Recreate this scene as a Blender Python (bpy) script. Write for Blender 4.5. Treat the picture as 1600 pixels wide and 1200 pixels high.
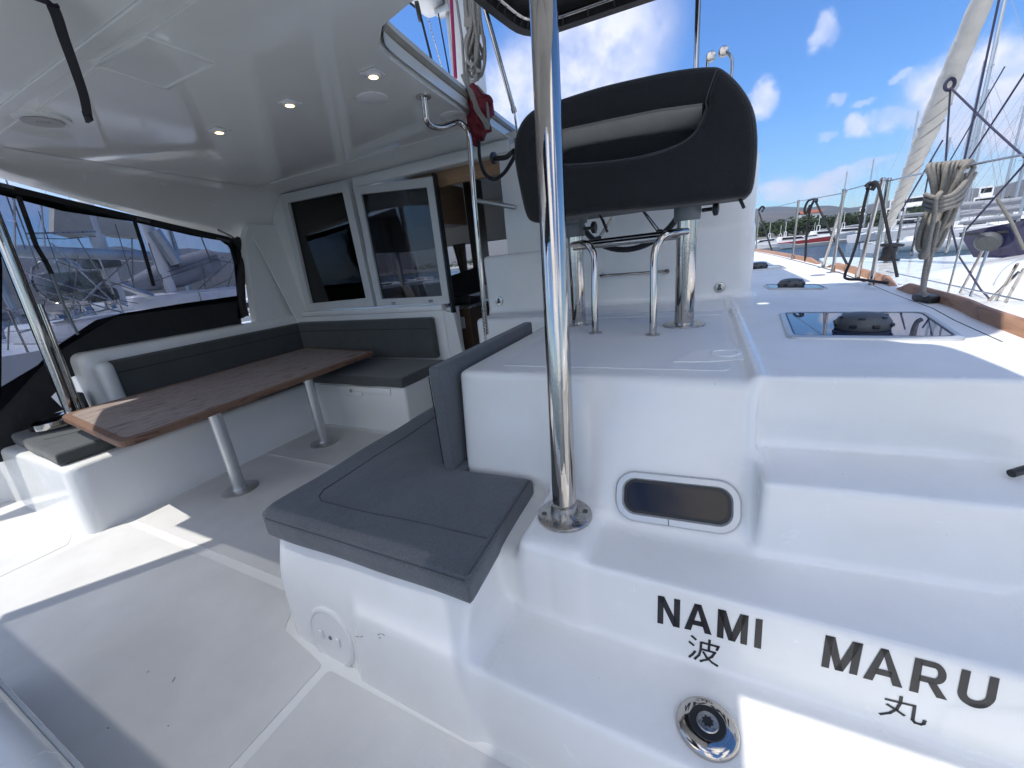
import bpy, bmesh, math, random
import numpy as np
from mathutils import Vector, Matrix
D = bpy.data; C = bpy.context; S = C.scene
for o in list(D.objects): D.objects.remove(o)
COL = S.collection
R = math.radians
# ------------------------------------------------------------------ camera
YAW, PITCH, ROLL, FPX, HC = R(-26.9), R(17.3), R(-5.9), 618., 1.60
cy, sy, cp, sp = math.cos(YAW), math.sin(YAW), math.cos(PITCH), math.sin(PITCH)
_f = np.array([sy*cp, cy*cp, -sp]); _r = np.array([cy, -sy, 0.]); _u = np.cross(_r, _f)
_c, _s = math.cos(ROLL), math.sin(ROLL)
_r, _u = _c*_r+_s*_u, -_s*_r+_c*_u
CAMP = np.array([0., 0., HC])
cam = D.objects.new('camera', D.cameras.new('camera')); COL.objects.link(cam); S.camera = cam
cam.data.sensor_width = 36; cam.data.lens = 36*FPX/1600; cam.data.clip_end = 20000; cam.data.clip_start = .02
M = Matrix(((_r[0], _u[0], -_f[0], 0), (_r[1], _u[1], -_f[1], 0), (_r[2], _u[2], -_f[2], HC), (0, 0, 0, 1)))
cam.matrix_world = M
def ray(px, py): return _r*(px-800)/FPX-_u*(py-600)/FPX+_f
def P(px, py, x=None, y=None, z=None):
    """the world point of the surveyed photograph pixel on the plane x=, y= or z="""
    d = ray(px, py)
    t = (x/d[0]) if x is not None else (y/d[1]) if y is not None else ((z-HC)/d[2])
    return Vector(CAMP+t*d)
# ------------------------------------------------------------------ light
SUN = Vector((-.42, -.28, 1.)).normalized()
S.render.engine = 'CYCLES'
sun = D.objects.new('sun', D.lights.new('sun', 'SUN')); COL.objects.link(sun)
sun.data.energy = 3.0; sun.data.angle = R(.5); sun.data.color = (1, .955, .89)
sun.rotation_euler = SUN.to_track_quat('Z', 'Y').to_euler()
W = D.worlds.new('World'); S.world = W; W.use_nodes = True
wn, wl = W.node_tree.nodes, W.node_tree.links
bg = wn['Background']; sky = wn.new('ShaderNodeTexSky'); sky.sky_type = 'NISHITA'; sky.sun_disc = False
sky.sun_elevation = math.asin(SUN.z); sky.sun_rotation = math.atan2(SUN.x, SUN.y)
sky.air_density = 1.0; sky.dust_density = .3; sky.ozone_density = 2.0; sky.altitude = 0
bg.inputs[1].default_value = .15
S.view_settings.view_transform = 'Standard'; S.view_settings.look = 'None'
S.view_settings.exposure = .60; S.view_settings.gamma = 1
S.cycles.max_bounces = 10; S.cycles.diffuse_bounces = 5; S.cycles.glossy_bounces = 5
S.cycles.transparent_max_bounces = 12; S.cycles.transmission_bounces = 6
S.cycles.caustics_reflective = False; S.cycles.caustics_refractive = False
try: S.cycles.use_denoising = True
except Exception: pass
# clouds live in the sky itself, each at its own bearing (direction vectors, fixed to the world)
def clouds():
    N, L = wn.new, wl.new
    geo = N('ShaderNodeTexCoord')
    nz = N('ShaderNodeTexNoise'); nz.inputs['Scale'].default_value = 12; nz.inputs['Detail'].default_value = 9; nz.inputs['Roughness'].default_value = .62
    L(geo.outputs['Generated'], nz.inputs['Vector'])
    nz2 = N('ShaderNodeTexNoise'); nz2.inputs['Scale'].default_value = 24; nz2.inputs['Detail'].default_value = 6
    L(geo.outputs['Generated'], nz2.inputs['Vector'])
    off = N('ShaderNodeVectorMath'); off.operation = 'MULTIPLY_ADD'
    L(nz.outputs['Color'], off.inputs[0]); off.inputs[1].default_value = (.085,)*3; 
    sub = N('ShaderNodeVectorMath'); sub.operation = 'SUBTRACT'; L(geo.outputs['Generated'], sub.inputs[0]); sub.inputs[1].default_value = (.0425,)*3
    L(sub.outputs[0], off.inputs[2])
    acc = None
    for px, py, sx, sz, amp in CLOUDS:
        d = Vector(ray(px, py)).normalized()
        a = d.cross(Vector((0, 0, 1))).normalized(); b = a.cross(d)
        rr = N('ShaderNodeVectorMath'); rr.operation = 'SUBTRACT'; L(off.outputs[0], rr.inputs[0]); rr.inputs[1].default_value = d
        da = N('ShaderNodeVectorMath'); da.operation = 'DOT_PRODUCT'; L(rr.outputs[0], da.inputs[0]); da.inputs[1].default_value = a/sx
        db = N('ShaderNodeVectorMath'); db.operation = 'DOT_PRODUCT'; L(rr.outputs[0], db.inputs[0]); db.inputs[1].default_value = b/sz
        dc = N('ShaderNodeVectorMath'); dc.operation = 'DOT_PRODUCT'; L(rr.outputs[0], dc.inputs[0]); dc.inputs[1].default_value = d/.5
        cb = N('ShaderNodeCombineXYZ'); L(da.outputs['Value'], cb.inputs[0]); L(db.outputs['Value'], cb.inputs[1]); L(dc.outputs['Value'], cb.inputs[2])
        ln = N('ShaderNodeVectorMath'); ln.operation = 'LENGTH'; L(cb.outputs[0], ln.inputs[0])
        mr = N('ShaderNodeMapRange'); mr.interpolation_type = 'SMOOTHSTEP'; L(ln.outputs['Value'], mr.inputs[0])
        mr.inputs[1].default_value = 1.15; mr.inputs[2].default_value = .45; mr.inputs[3].default_value = 0; mr.inputs[4].default_value = amp
        if acc is None: acc = mr.outputs[0]
        else:
            mx = N('ShaderNodeMath'); mx.operation = 'MAXIMUM'; L(acc, mx.inputs[0]); L(mr.outputs[0], mx.inputs[1]); acc = mx.outputs[0]
    m2 = N('ShaderNodeMath'); m2.operation = 'MULTIPLY'; L(acc, m2.inputs[0])
    mr2 = N('ShaderNodeMapRange'); L(nz2.outputs['Fac'], mr2.inputs[0]); mr2.inputs[1].default_value = .3; mr2.inputs[2].default_value = .6; mr2.inputs[3].default_value = .55; mr2.inputs[4].default_value = 1
    L(mr2.outputs[0], m2.inputs[1])
    # cloud tint: a little greyer where dense noise is low
    mixc = N('ShaderNodeMix'); mixc.data_type = 'RGBA'; L(nz.outputs['Fac'], mixc.inputs[0])
    mixc.inputs[6].default_value = (3.2, 3.4, 4.3, 1); mixc.inputs[7].default_value = (6.1, 6.0, 6.5, 1)
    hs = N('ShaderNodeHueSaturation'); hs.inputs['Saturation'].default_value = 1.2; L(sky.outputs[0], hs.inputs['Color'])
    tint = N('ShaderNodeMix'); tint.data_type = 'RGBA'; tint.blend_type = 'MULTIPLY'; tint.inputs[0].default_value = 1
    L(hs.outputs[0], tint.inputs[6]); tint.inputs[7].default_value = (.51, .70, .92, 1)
    mix = N('ShaderNodeMix'); mix.data_type = 'RGBA'; L(m2.outputs[0], mix.inputs[0]); L(tint.outputs[2], mix.inputs[6]); L(mixc.outputs[2], mix.inputs[7])
    # added bright cloud astern and overhead, out of view, as neutral fill for the cockpit
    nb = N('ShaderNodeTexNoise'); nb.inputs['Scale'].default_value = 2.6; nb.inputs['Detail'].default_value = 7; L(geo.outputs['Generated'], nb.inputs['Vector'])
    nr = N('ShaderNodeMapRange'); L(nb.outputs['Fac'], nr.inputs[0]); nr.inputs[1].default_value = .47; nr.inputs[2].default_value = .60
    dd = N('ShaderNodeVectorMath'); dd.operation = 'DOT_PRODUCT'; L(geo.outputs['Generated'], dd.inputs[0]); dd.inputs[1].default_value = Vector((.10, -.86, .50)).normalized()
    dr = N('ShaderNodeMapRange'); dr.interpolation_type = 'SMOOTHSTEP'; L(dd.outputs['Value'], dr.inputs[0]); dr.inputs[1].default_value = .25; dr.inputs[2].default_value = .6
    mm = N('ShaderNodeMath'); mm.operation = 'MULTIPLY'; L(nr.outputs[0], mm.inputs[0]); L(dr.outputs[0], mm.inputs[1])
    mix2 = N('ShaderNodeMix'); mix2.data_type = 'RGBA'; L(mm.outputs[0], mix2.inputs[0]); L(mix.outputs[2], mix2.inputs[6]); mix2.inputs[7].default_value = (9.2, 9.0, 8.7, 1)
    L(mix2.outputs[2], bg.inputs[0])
CLOUDS = [(930, 70, .15, .17, .85), (850, 150, .17, .12, .8), (1005, 45, .06, .08, .6), (745, 170, .10, .07, .6),
          (1500, 135, .07, .05, .9), (1560, 125, .11, .06, 1.), (1600, 165, .13, .07, .95), (1430, 172, .06, .02, .7), (1480, 150, .07, .03, .7),
          (1288, 45, .022, .026, .55), (1193, 155, .03, .032, .9), (1303, 152, .014, .015, .6), (1340, 197, .024, .022, .85),
          (1288, 215, .012, .008, .5), (1420, 118, .02, .007, .4), (1260, 288, .10, .024, .85), (1325, 264, .07, .014, .7), (1225, 308, .06, .014, .7),
          (1440, 250, .07, .02, .25), (1350, 160, .016, .008, .35), (760, 110, .03, .03, .3),
          (-1200, 300, .35, .2, .8), (300, -700, .3, .2, .6), (2600, 200, .5, .15, .7), (60, 300, .12, .05, .5), (340, 360, .15, .04, .5)]
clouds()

# ------------------------------------------------------------------ materials
def mat(name, col, rough=.5, metal=0., spec=.5, noise=None, bump=None, coat=0, alpha=None, emit=None, sheen=0, var=None, rvar=None):
    """noise: (scale, amount) colour variation by multiply; bump: (scale, strength, dist[, detail]); var: second colour"""
    m = D.materials.new(name); m.use_nodes = True
    n, l = m.node_tree.nodes, m.node_tree.links
    b = n['Principled BSDF']
    b.inputs['Base Color'].default_value = (*col, 1); b.inputs['Roughness'].default_value = rough
    b.inputs['Metallic'].default_value = metal; b.inputs['Specular IOR Level'].default_value = spec
    if coat: b.inputs['Coat Weight'].default_value = coat; b.inputs['Coat Roughness'].default_value = .08
    if sheen: b.inputs['Sheen Weight'].default_value = sheen; b.inputs['Sheen Roughness'].default_value = .5
    if emit: b.inputs['Emission Color'].default_value = (*emit[0], 1); b.inputs['Emission Strength'].default_value = emit[1]
    tc = n.new('ShaderNodeTexCoord')
    if noise:
        t = n.new('ShaderNodeTexNoise'); t.inputs['Scale'].default_value = noise[0]; t.inputs['Detail'].default_value = 8; t.inputs['Roughness'].default_value = .6
        mp = n.new('ShaderNodeMapping'); l.new(tc.outputs['Object'], mp.inputs[0]); l.new(mp.outputs[0], t.inputs['Vector'])
        if len(noise) > 2: mp.inputs['Scale'].default_value = noise[2]
        cr = n.new('ShaderNodeMapRange'); l.new(t.outputs['Fac'], cr.inputs[0]); cr.inputs[1].default_value = .3; cr.inputs[2].default_value = .7
        mx = n.new('ShaderNodeMix'); mx.data_type = 'RGBA'; l.new(cr.outputs[0], mx.inputs[0])
        c2 = var if var else tuple(c*(1-noise[1]) for c in col)
        mx.inputs[6].default_value = (*c2, 1); mx.inputs[7].default_value = (*col, 1)
        l.new(mx.outputs[2], b.inputs['Base Color'])
        if rvar:
            rr = n.new('ShaderNodeMapRange'); l.new(t.outputs['Fac'], rr.inputs[0]); rr.inputs[1].default_value = .35; rr.inputs[2].default_value = .7
            rr.inputs[3].default_value = rvar[0]; rr.inputs[4].default_value = rvar[1]; l.new(rr.outputs[0], b.inputs['Roughness'])
    if bump:
        t = n.new('ShaderNodeTexNoise'); t.inputs['Scale'].default_value = bump[0]; t.inputs['Detail'].default_value = bump[3] if len(bump) > 3 else 3
        l.new(tc.outputs['Object'], t.inputs['Vector'])
        bp = n.new('ShaderNodeBump'); bp.inputs['Strength'].default_value = bump[1]; bp.inputs['Distance'].default_value = bump[2]
        l.new(t.outputs['Fac'], bp.inputs['Height']); l.new(bp.outputs[0], b.inputs['Normal'])
    return m
def gelcoat_mat(name, col, nonskid=True, dirt=.06):
    """glossy white moulding: level treads carry a fine non-skid grain, all of it faint grime"""
    m = mat(name, col, .13, noise=(2.2, dirt), var=tuple(c*(1-dirt)*k for c, k in zip(col, (.99, .985, .96))))
    n, l = m.node_tree.nodes, m.node_tree.links; b = n['Principled BSDF']
    tc = n.new('ShaderNodeTexCoord')
    base = b.inputs['Base Color'].links[0].from_socket
    sp_ = n.new('ShaderNodeTexNoise'); sp_.inputs['Scale'].default_value = 55; sp_.inputs['Detail'].default_value = 2; l.new(tc.outputs['Object'], sp_.inputs['Vector'])
    sr = n.new('ShaderNodeMapRange'); l.new(sp_.outputs['Fac'], sr.inputs[0]); sr.inputs[1].default_value = .79; sr.inputs[2].default_value = .81
    mx = n.new('ShaderNodeMix'); mx.data_type = 'RGBA'; l.new(sr.outputs[0], mx.inputs[0]); l.new(base, mx.inputs[6]); mx.inputs[7].default_value = (col[0]*.6, col[1]*.58, col[2]*.54, 1)
    l.new(mx.outputs[2], b.inputs['Base Color'])
    sm = n.new('ShaderNodeTexNoise'); sm.inputs['Scale'].default_value = 4.5; sm.inputs['Detail'].default_value = 9; sm.inputs['Roughness'].default_value = .7; sm.inputs['Distortion'].default_value = 1.2; l.new(tc.outputs['Object'], sm.inputs['Vector'])
    sv = n.new('ShaderNodeMapRange'); l.new(sm.outputs['Fac'], sv.inputs[0]); sv.inputs[1].default_value = .38; sv.inputs[2].default_value = .68; sv.inputs[3].default_value = -.05; sv.inputs[4].default_value = .16
    ra = n.new('ShaderNodeMath'); ra.operation = 'ADD'; ra.inputs[0].default_value = .13; l.new(sv.outputs[0], ra.inputs[1]); l.new(ra.outputs[0], b.inputs['Roughness'])
    if nonskid:
        g = n.new('ShaderNodeNewGeometry'); s = n.new('ShaderNodeSeparateXYZ'); l.new(g.outputs['True Normal'], s.inputs[0])
        mr = n.new('ShaderNodeMapRange'); l.new(s.outputs[2], mr.inputs[0]); mr.inputs[1].default_value = .985; mr.inputs[2].default_value = .998
        t = n.new('ShaderNodeTexNoise'); t.inputs['Scale'].default_value = 420; t.inputs['Detail'].default_value = 1; l.new(tc.outputs['Object'], t.inputs['Vector'])
        mu = n.new('ShaderNodeMath'); mu.operation = 'MULTIPLY'; l.new(t.outputs['Fac'], mu.inputs[0]); l.new(mr.outputs[0], mu.inputs[1])
        lo = n.new('ShaderNodeTexNoise'); lo.inputs['Scale'].default_value = 7; lo.inputs['Detail'].default_value = 2; l.new(tc.outputs['Object'], lo.inputs['Vector'])
        b0 = n.new('ShaderNodeBump'); b0.inputs['Strength'].default_value = .12; b0.inputs['Distance'].default_value = .01; l.new(lo.outputs['Fac'], b0.inputs['Height'])
        bp = n.new('ShaderNodeBump'); bp.inputs['Strength'].default_value = .35; bp.inputs['Distance'].default_value = .002
        l.new(mu.outputs[0], bp.inputs['Height']); l.new(b0.outputs[0], bp.inputs['Normal']); l.new(bp.outputs[0], b.inputs['Normal'])
        r = n.new('ShaderNodeMapRange'); l.new(mr.outputs[0], r.inputs[0]); r.inputs[3].default_value = .13; r.inputs[4].default_value = .42; l.new(r.outputs[0], ra.inputs[0])
    return m
def fabric_mat(name, col, col2, wscale=900, rough=.85):
    m = mat(name, col, rough, spec=.25, noise=(3, .2), var=col2, sheen=.25)
    n, l = m.node_tree.nodes, m.node_tree.links; b = n['Principled BSDF']
    tc = n.new('ShaderNodeTexCoord')
    w = []
    for ax in range(3):
        v = n.new('ShaderNodeTexWave'); v.bands_direction = 'XYZ'[ax]; v.inputs['Scale'].default_value = wscale/6.283/3; v.inputs['Distortion'].default_value = .6; v.inputs['Detail'].default_value = 1
        l.new(tc.outputs['Object'], v.inputs['Vector']); w.append(v.outputs['Fac'])
    a = n.new('ShaderNodeMath'); a.operation = 'ADD'; l.new(w[0], a.inputs[0]); l.new(w[1], a.inputs[1])
    a2 = n.new('ShaderNodeMath'); a2.operation = 'ADD'; l.new(a.outputs[0], a2.inputs[0]); l.new(w[2], a2.inputs[1])
    lo = n.new('ShaderNodeTexNoise'); lo.inputs['Scale'].default_value = 6; lo.inputs['Detail'].default_value = 4; l.new(tc.outputs['Object'], lo.inputs['Vector'])
    b0 = n.new('ShaderNodeBump'); b0.inputs['Strength'].default_value = .5; b0.inputs['Distance'].default_value = .02; l.new(lo.outputs['Fac'], b0.inputs['Height'])
    bp = n.new('ShaderNodeBump'); bp.inputs['Strength'].default_value = .6; bp.inputs['Distance'].default_value = .0012; l.new(a2.outputs[0], bp.inputs['Height']); l.new(b0.outputs[0], bp.inputs['Normal'])
    l.new(bp.outputs[0], b.inputs['Normal'])
    # thread-to-thread colour
    f = n.new('ShaderNodeTexNoise'); f.inputs['Scale'].default_value = 150; f.inputs['Detail'].default_value = 4; l.new(tc.outputs['Object'], f.inputs['Vector'])
    base = b.inputs['Base Color'].links[0].from_socket
    mx = n.new('ShaderNodeMix'); mx.data_type = 'RGBA'; mx.blend_type = 'MULTIPLY'; mx.inputs[0].default_value = .7
    mr = n.new('ShaderNodeMapRange'); l.new(f.outputs['Fac'], mr.inputs[0]); mr.inputs[1].default_value = .3; mr.inputs[2].default_value = .7; mr.inputs[3].default_value = .65; mr.inputs[4].default_value = 1.2
    l.new(base, mx.inputs[6]); l.new(mr.outputs[0], mx.inputs[7]); l.new(mx.outputs[2], b.inputs['Base Color'])
    return m
def clear_mat(name, tint, gloss=.08, rough=.03, wrinkle=0):
    m = D.materials.new(name); m.use_nodes = True; n, l = m.node_tree.nodes, m.node_tree.links
    n.remove(n['Principled BSDF']); out = n['Material Output']
    t = n.new('ShaderNodeBsdfTransparent'); t.inputs[0].default_value = (*tint, 1)
    g = n.new('ShaderNodeBsdfGlossy'); g.inputs['Roughness'].default_value = rough
    fr = n.new('ShaderNodeFresnel'); fr.inputs[0].default_value = 1.45
    ad = n.new('ShaderNodeMath'); ad.operation = 'ADD'; l.new(fr.outputs[0], ad.inputs[0]); ad.inputs[1].default_value = gloss
    mx = n.new('ShaderNodeMixShader'); l.new(ad.outputs[0], mx.inputs[0]); l.new(t.outputs[0], mx.inputs[1]); l.new(g.outputs[0], mx.inputs[2])
    if wrinkle:
        tc = n.new('ShaderNodeTexCoord'); nz = n.new('ShaderNodeTexNoise'); nz.inputs['Scale'].default_value = 2.5; l.new(tc.outputs['Object'], nz.inputs['Vector'])
        bp = n.new('ShaderNodeBump'); bp.inputs['Strength'].default_value = wrinkle; bp.inputs['Distance'].default_value = .05; l.new(nz.outputs['Fac'], bp.inputs['Height'])
        l.new(bp.outputs[0], g.inputs['Normal'])
    l.new(mx.outputs[0], out.inputs[0]); return m
GEL = gelcoat_mat('gelcoat white', (.83, .83, .815), dirt=.08)
GELC = gelcoat_mat('polished ceiling gelcoat', (.78, .785, .77), nonskid=False, dirt=.03)
_i = GELC.node_tree.nodes['Principled BSDF'].inputs['Roughness']; GELC.node_tree.links.remove(_i.links[0]); _i.default_value = .06; GELC.node_tree.nodes['Principled BSDF'].inputs['Specular IOR Level'].default_value = .75
GELW = gelcoat_mat('gelcoat wall', (.78, .785, .77), nonskid=False, dirt=.04)
NSK = mat('non skid sole', (.65, .65, .635), .6, noise=(2.3, .16), bump=(380, .5, .002, 1), var=(.56, .555, .54))
NSKW = mat('non skid panel', (.76, .77, .77), .55, noise=(3, .07), bump=(380, .35, .002, 1))
CHROME = mat('polished stainless', (.56, .53, .50), .05, 1, noise=(14, .1, (1, 1, .15)), var=(.42, .385, .35), rvar=(.03, .12), bump=(30, .05, .004))
STEEL = mat('brushed stainless', (.55, .53, .51), .28, 1, noise=(40, .2), rvar=(.2, .4))
ALU = mat('satin aluminium', (.60, .61, .61), .38, .85, noise=(30, .08))
FAB = fabric_mat('grey woven fabric', (.112, .122, .132), (.09, .099, .108))
FABG = fabric_mat('grey green woven fabric', (.078, .084, .082), (.064, .069, .067))
FABD = fabric_mat('charcoal fabric', (.014, .015, .0165), (.009, .010, .0115), 700, .8)
VINYL = mat('light grey cushion piping', (.42, .41, .38), .6, noise=(9, .12))
BLACKC = mat('black canvas', (.012, .012, .013), .75, noise=(6, .3), bump=(8, .5, .03, 4))
BLACKP = mat('black plastic', (.012, .012, .013), .38, bump=(60, .1, .002))
GREYP = mat('grey plastic', (.16, .18, .19), .45, bump=(90, .15, .002), noise=(6, .15))
DGREYP = mat('dark grey plastic', (.085, .092, .096), .5, bump=(90, .15, .002), noise=(8, .2))
ROPEG = mat('grey rope', (.33, .31, .275), .85, noise=(90, .4), bump=(260, .9, .004, 2), var=(.2, .185, .16))
ROPEB = mat('black rope', (.014, .014, .018), .8, bump=(300, .8, .003, 2))
ROPEN = mat('navy rope', (.035, .035, .07), .8, bump=(300, .8, .003, 2))
ROPER = mat('magenta rope', (.36, .02, .09), .75, bump=(300, .8, .003, 2))
RED = mat('crimson cloth', (.20, .008, .02), .7, noise=(12, .5), bump=(14, .7, .03, 4))
WHITEP = mat('white paint', (.78, .78, .77), .3, noise=(3, .06))
FRAMEW = mat('white aluminium frame', (.62, .63, .62), .35, noise=(4, .04))
DGLASS = mat('dark tinted glass', (.012, .010, .014), .04, spec=.35)
NAVYG = mat('deck hatch acrylic', (.012, .02, .06), .02, spec=.8)
OAK = mat('light oak veneer', (.46, .28, .15), .45, noise=(5, .25, (1, 1, 8)), bump=(60, .1, .001))
LETTER = mat('black vinyl lettering', (.012, .012, .014), .35)
def teak_mat(name, c1, c2, c3):
    m = mat(name, c1, .5); n, l = m.node_tree.nodes, m.node_tree.links; b = n['Principled BSDF']
    tc = n.new('ShaderNodeTexCoord'); mp = n.new('ShaderNodeMapping'); mp.inputs['Scale'].default_value = (6, 1.1, 6); l.new(tc.outputs['Object'], mp.inputs[0])
    t = n.new('ShaderNodeTexNoise'); t.inputs['Scale'].default_value = 3.5; t.inputs['Detail'].default_value = 9; t.inputs['Roughness'].default_value = .65; t.inputs['Distortion'].default_value = 1.6; l.new(mp.outputs[0], t.inputs['Vector'])
    cr = n.new('ShaderNodeValToRGB'); l.new(t.outputs['Fac'], cr.inputs[0]); e = cr.color_ramp.elements
    e[0].position = .395; e[0].color = (*c2, 1); e[1].position = .43; e[1].color = (*c1, 1); k = e.new(.72); k.color = (*c3, 1)
    l.new(cr.outputs[0], b.inputs['Base Color'])
    r = n.new('ShaderNodeMapRange'); l.new(t.outputs['Fac'], r.inputs[0]); r.inputs[1].default_value = .3; r.inputs[2].default_value = .7; r.inputs[3].default_value = .5; r.inputs[4].default_value = .75; l.new(r.outputs[0], b.inputs['Roughness'])
    bp = n.new('ShaderNodeBump'); bp.inputs['Strength'].default_value = .25; bp.inputs['Distance'].default_value = .002; l.new(t.outputs['Fac'], bp.inputs['Height']); l.new(bp.outputs[0], b.inputs['Normal'])
    return m
TEAK = teak_mat('weathered teak', (.26, .205, .175), (.095, .05, .04), (.36, .31, .28))
TEAKE = teak_mat('varnished teak edge', (.17, .09, .052), (.11, .05, .03), (.23, .13, .08))
TEAKR = teak_mat('teak toe rail', (.36, .19, .11), (.25, .12, .07), (.45, .27, .18))

# ------------------------------------------------------------------ mesh helpers
class MB:
    def __init__(s): s.v = []; s.f = []; s.m = []; s.mi = 0
    def add(s, vs, fs):
        b = len(s.v); s.v += [tuple(v) for v in vs]; s.f += [tuple(b+i for i in f) for f in fs]; s.m += [s.mi]*len(fs); return s
    def box(s, x0, x1, y0, y1, z0, z1, bev=0, seg=2):
        return s.obb(Vector(((x0+x1)/2, (y0+y1)/2, (z0+z1)/2)), (x1-x0, y1-y0, z1-z0), None, bev, seg)
    def obb(s, c, size, rot=None, bev=0, seg=2):
        bm = bmesh.new(); bmesh.ops.create_cube(bm, size=1)
        for v in bm.verts: v.co = Vector((v.co.x*size[0], v.co.y*size[1], v.co.z*size[2]))
        if bev: bmesh.ops.bevel(bm, geom=bm.edges[:], offset=min(bev, min(size)*.49), segments=seg, profile=.5, affect='EDGES')
        if rot is not None: bmesh.ops.transform(bm, matrix=rot.to_4x4(), verts=bm.verts)
        bm.verts.index_update(); c = Vector(c)
        s.add([v.co+c for v in bm.verts], [[v.index for v in f.verts] for f in bm.faces]); bm.free(); return s
    def bar(s, a, b, w, h=None, up=(0, 0, 1), bev=0):
        a, b = Vector(a), Vector(b); d = b-a; h = h or w
        z = d.normalized(); x = z.cross(Vector(up))
        if x.length < 1e-4: x = z.cross(Vector((1, 0, 0)))
        x.normalize(); y = z.cross(x); rot = Matrix((x, y, z)).transposed()
        return s.obb((a+b)/2, (w, h, d.length), rot, bev)
    def tube(s, pts, r, n=10, cap=True, closed=False, flat=1.):
        pts = [Vector(p) for p in pts]; k = len(pts); rs = r if hasattr(r, '__len__') else [r]*k
        t0 = (pts[1]-pts[0]).normalized(); nrm = t0.orthogonal().normalized(); vs = []; pt = t0
        for i, p in enumerate(pts):
            if closed: t = (pts[(i+1) % k]-pts[i-1]).normalized()
            else: t = (pts[min(i+1, k-1)]-pts[max(i-1, 0)]).normalized()
            nrm = pt.rotation_difference(t) @ nrm; nrm = (nrm-t*nrm.dot(t)).normalized(); pt = t; bi = t.cross(nrm)
            vs += [p+(nrm*math.cos(2*math.pi*j/n)+bi*math.sin(2*math.pi*j/n)*flat)*rs[i] for j in range(n)]
        fs = []
        for i in range(k if closed else k-1):
            a, b = i*n, ((i+1) % k)*n
            fs += [(a+j, a+(j+1) % n, b+(j+1) % n, b+j) for j in range(n)]
        if cap and not closed: fs += [tuple(range(n-1, -1, -1)), tuple(range((k-1)*n, k*n))]
        return s.add(vs, fs)
    def lathe(s, c, prof, axis=(0, 0, 1), n=32):
        """prof: (radius, height along axis)"""
        c = Vector(c); z = Vector(axis).normalized(); x = z.orthogonal().normalized(); y = z.cross(x); vs = []; fs = []
        for r, h in prof: vs += [c+z*h+(x*math.cos(2*math.pi*j/n)+y*math.sin(2*math.pi*j/n))*r for j in range(n)]
        for i in range(len(prof)-1): fs += [(i*n+j, i*n+(j+1) % n, (i+1)*n+(j+1) % n, (i+1)*n+j) for j in range(n)]
        fs += [tuple(range(n-1, -1, -1)), tuple(range((len(prof)-1)*n, len(prof)*n))]
        return s.add(vs, fs)
    def prism(s, poly, off):
        """planar polygon (list of 3D points) extruded by a vector"""
        off = Vector(off); k = len(poly); vs = [Vector(p) for p in poly]+[Vector(p)+off for p in poly]
        return s.add(vs, [tuple(range(k-1, -1, -1)), tuple(range(k, 2*k))]+[(i, (i+1) % k, k+(i+1) % k, k+i) for i in range(k)])
    def grid(s, rows):
        h, w = len(rows), len(rows[0])
        return s.add([p for r in rows for p in r], [(i*w+j, i*w+j+1, (i+1)*w+j+1, (i+1)*w+j) for i in range(h-1) for j in range(w-1)])
    def build(s, name, m, parent=None, smooth=40, origin=None):
        me = D.meshes.new(name); o_ = Vector(origin) if origin is not None else Vector((0, 0, 0))
        me.from_pydata([Vector(v)-o_ for v in s.v], [], s.f)
        bm = bmesh.new(); bm.from_mesh(me); bmesh.ops.recalc_face_normals(bm, faces=bm.faces); bm.to_mesh(me); bm.free()
        for mm in (m if isinstance(m, (list, tuple)) else [m]): me.materials.append(mm)
        if any(s.m): me.polygons.foreach_set('material_index', s.m)
        if smooth: me.shade_smooth(); me.set_sharp_from_angle(angle=R(smooth))
        ob = D.objects.new(name, me); COL.objects.link(ob); ob.location = o_
        if parent: ob.parent = parent; ob.location = o_-parent_loc(parent)
        return ob
def parent_loc(p):
    v = Vector((0, 0, 0))
    while p: v += p.location; p = p.parent
    return v
def tag(o, label=None, cat=None, group=None, kind=None):
    if label: o['label'] = label
    if cat: o['category'] = cat
    if group: o['group'] = group
    if kind: o['kind'] = kind
    return o
def thing(name, label, cat, loc=(0, 0, 0), group=None, kind=None):
    o = D.objects.new(name, None); COL.objects.link(o); o.location = Vector(loc); o.empty_display_size = .1
    return tag(o, label, cat, group, kind)
def dup(o, loc=None, parent=None, rotz=None, label=None):
    c = o.copy(); COL.objects.link(c); c.parent = parent
    if loc is not None: c.location = Vector(loc)
    if rotz is not None: c.rotation_euler.z = rotz
    if label: c['label'] = label
    for ch in list(o.children): dup(ch, parent=c)
    return c
def bez(pts, n=8, closed=False):
    """Catmull-Rom through points"""
    p = [Vector(q) for q in pts]; k = len(p); out = []
    for i in range(k if closed else k-1):
        a, b, c, d = (p[(i-1) % k], p[i], p[(i+1) % k], p[(i+2) % k]) if closed else (p[max(i-1, 0)], p[i], p[i+1], p[min(i+2, k-1)])
        for j in range(n):
            t = j/n; out.append(.5*((2*b)+(c-a)*t+(2*a-5*b+4*c-d)*t*t+(3*b-a-3*c+d)*t**3))
    if not closed: out.append(p[-1])
    return out
def cam_pts(seq, **kw): return [P(x, y, **kw) for x, y in seq]
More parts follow.
